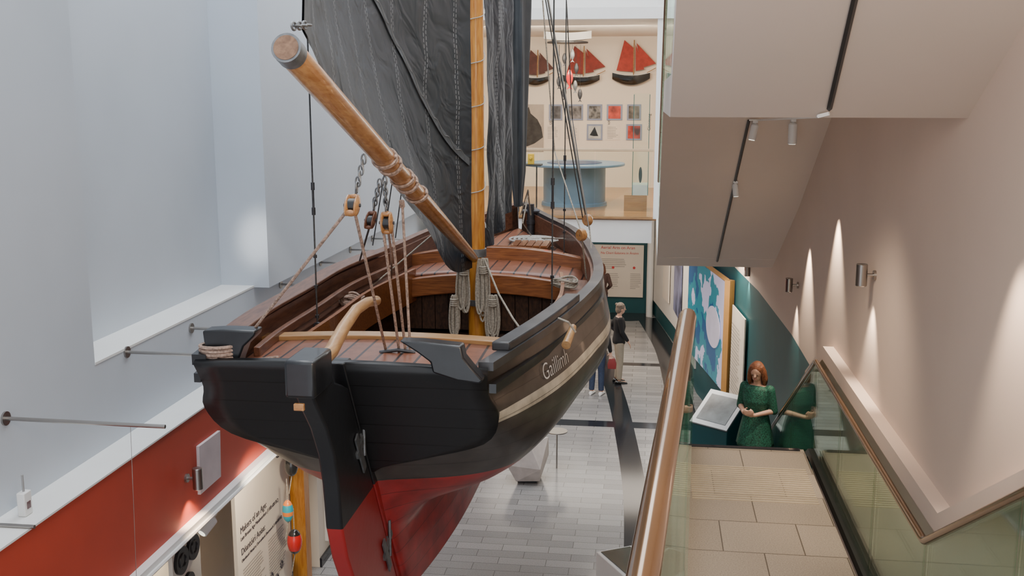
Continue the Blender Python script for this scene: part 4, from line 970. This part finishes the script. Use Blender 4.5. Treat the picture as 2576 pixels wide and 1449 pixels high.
    if dress:
        n_=36; rings=[]
        for i in range(12):
            t=i/11; z=1.08-.42*t; rx=.145+.085*t**.8; ry=.115+.09*t**.8
            rings.append([V(((rx*(1+.05*t*math.sin(9*a_)))*math.cos(a_),(ry*(1+.05*t*math.sin(9*a_+1)))*math.sin(a_),z)) for a_ in [k*2*math.pi/n_ for k in range(n_)]])
        G().loft(rings,cap=False).xf(T).obj('dress_skirt',top,e,sol=.008)
        G().loft(torso_rings([(1.06,0,0,.148,.118),(1.10,0,0,.148,.118)])).xf(T).obj('dress_belt',M('belt_g',(.01,.06,.05),.6),e)
    else:
        q=G(); q.loft(torso_rings([(.80,0,0,.13,.10),(.86,0,0,.165,.125),(.93,0,0,.175,.127),(1.0,0,0,.15,.115)]))
        for k in (0,1):
            hp=V(((-.085,.085)[k],0,.88)); kn=V(hips[k][0]); an=V(hips[k][1]); q.tube([hp,hp.lerp(kn,.5),kn,kn.lerp(an,.5),kn.lerp(an,.97)],[.098,.085,.068,.062,.056],14)
        q.xf(T); q.obj('trousers',bottom,e,remesh=.011)
    for k in (0,1):
        an=V(hips[k][1]); q=G(); q.loft([[an+V((w_*math.cos(a_)*1.0,yy,-.085+hh*(.5+.5*math.sin(a_)))) for a_ in [j*math.pi/6 for j in range(12)]] for yy,w_,hh in ((-.085,.02,.05),(-.07,.036,.075),(-.02,.042,.085),(.05,.045,.065),(.12,.046,.05),(.165,.036,.035),(.18,.015,.02))])
        q.xf(T); q.obj('shoe',shoes,e)
    return e,T
sthips=[((-.09,.02,.48),(-.095,-.02,.085)),((.09,.02,.48),(.10,.0,.085))]
blackC=M('black_knit',(.012,.012,.014),.9,var=.2); cream=M('cream_trousers',(.36,.31,.24),.8,var=.08,scale=12); greyH=M('grey_hair',(.19,.145,.11),.7,var=.4,scale=60,bump=.4)
green=M('green_patterned',(.016,.10,.065),.7,var=.8,scale=70); auburn=M('auburn_hair',(.20,.07,.03),.6,var=.4,scale=50,bump=.4); denim=M('denim',(.03,.045,.09),.8,var=.2,scale=30); brownH=M('brown_hair',(.12,.045,.025),.6,var=.4,scale=50)
person(atZ(1555,962,0),math.radians(-80),'person with grey curly hair, black cardigan and cream trousers',
  [(-.33,-.12,1.15),(.24,.03,1.13)],[(-.19,.03,1.0),(.23,.16,.93)],sthips,blackC,cream,blkG,greyH,headturn=math.radians(8),hd=((.8,.4,-.4),(0,.5,-.9)),nod=.1)
pp=atZ(1500,992,0)
e,T=person(pp,math.radians(-15),'person in dark jacket and jeans with white trainers',
  [(-.24,-.03,1.13),(.25,-.02,1.12)],[(-.24,.08,.9),(.27,.05,.88)],sthips,blackC,denim,whiteM,brownH)
q=G(); w=T@V((.30,.06,.76)); q.loft([[w+V((a_*.08,b2*.05,0))*k+zd*z for a_,b2 in ((-1,-1),(1,-1),(1,1),(-1,1))] for k,z in ((1,-.20),(1.1,-.1),(.7,.0))]); q.tube([w+V((-.04,0,0)),w+V((-.03,0,.04)),w+V((.03,0,.04)),w+V((.04,0,0))],.006,6)
q.obj('handbag',M('dark_red_leather',(.20,.02,.02),.5),label='dark red handbag carried in a hand',cat='handbag')
person(V((-1.22,26.6,0)),math.radians(20),'person with brown hair in dark coat reading a wall panel',
  [(-.24,-.03,1.13),(.25,-.02,1.12)],[(-.22,.12,.95),(.22,.14,1.0)],sthips,M('dark_coat',(.06,.03,.025),.8),denim,blkG,brownH,hair='long',hd=((0,.6,-.8),(0,.7,-.6)))
person((1.38,13.1,.915),math.radians(150),'person with auburn hair in green dress standing on the stairs',
  [(-.22,-.02,1.12),(.22,-.02,1.12)],[(-.07,.20,1.09),(.07,.20,1.10)],sthips,green,denim,blkG,auburn,hair='long',dress=True,nod=.25,sleeve='short',hd=((.9,.4,.2),(-.9,.4,.2)),scale=1.03,headturn=math.radians(10))

# ================= LIGHT =================
w=bpy.data.worlds.new('world'); bpy.context.scene.world=w; w.use_nodes=True
w.node_tree.nodes['Background'].inputs[0].default_value=(.88,.93,1,1); w.node_tree.nodes['Background'].inputs[1].default_value=1.85
light('AREA',(-2.0,11,11.5),1150,(.92,.96,1),5,(-2.2,12,0),sy=14)  # added area light standing in for daylight from the open roof
light('AREA',(-1.9,21.5,7.2),330,(1,.84,.64),3.5,(-1.9,24,4),sy=1.0)
light('AREA',(-1.5,24,3.15),300,(1,.88,.74),4,(-1.5,24.5,0),sy=6)
light('AREA',(1.0,1.6,6.9),110,(1,.80,.62),1.0,(1.6,9,4.0),sy=1.4)  # added warm fill for the right wall, no fixture under the soffit
light('SPOT',(.85,7.6,5.7),220,(1,.80,.60),.15,(.9,8.6,2.5),spot=100,blend=1)  # added spot below the upper landing, no fixture modelled
for p,en,sz in ((L1,75,50),(L2,70,50),(L3,45,50)):
    light('SPOT',p+V((-.12,0,-.11)),en,(1,.82,.62),.02,p+V((-.05,0,-1.5)),spot=70,blend=.8)
for u,v in ((2112,520),(2040,600)):
    p=atX(u,v,1.8); light('SPOT',p+V((-.16,0,.05)),200,(1,.82,.62),.03,p+V((-.02,-.1,-1.6)),spot=70,blend=.7)
p=atX(2576,650,1.8); light('SPOT',p+V((-.25,0,.3)),150,(1,.82,.64),.03,p+V((0,-.1,-1.6)),spot=60,blend=.8)
light('SPOT',L4+V((.12,0,-.1)),70,(1,.7,.45),.02,L4+V((.03,0,-1.5)),spot=90,blend=.8)
light('SPOT',(-3.3,9.6,2.5),150,(1,.85,.65),.05,(-4.3,10.4,1.2),spot=75,blend=.6)
light('SPOT',(-4.2,9.2,1.95),60,(1,.85,.6),.05,(-4.6,8.8,1.0),spot=100,blend=.6)
light('SPOT',(-3.2,4.2,9.5),3500,(1,.95,.88),.10,tuple(atY(652,600,11.15)),spot=4.2,blend=1)  # narrow added spot standing in for a sun patch on the pier
light('AREA',(.6,17.5,3.1),90,(1,.87,.72),1,(.9,17.5,0),sy=3)  # added fill brightening the dark space under the stair slab

cam=bpy.data.cameras.new('camera'); co=bpy.data.objects.new('camera',cam); bpy.context.scene.collection.objects.link(co)
co.location=CAM; co.rotation_euler=(math.pi/2-PIT,0,PSI); cam.sensor_width=36; cam.lens=F/2576*36; cam.clip_start=.05
bpy.context.scene.camera=co
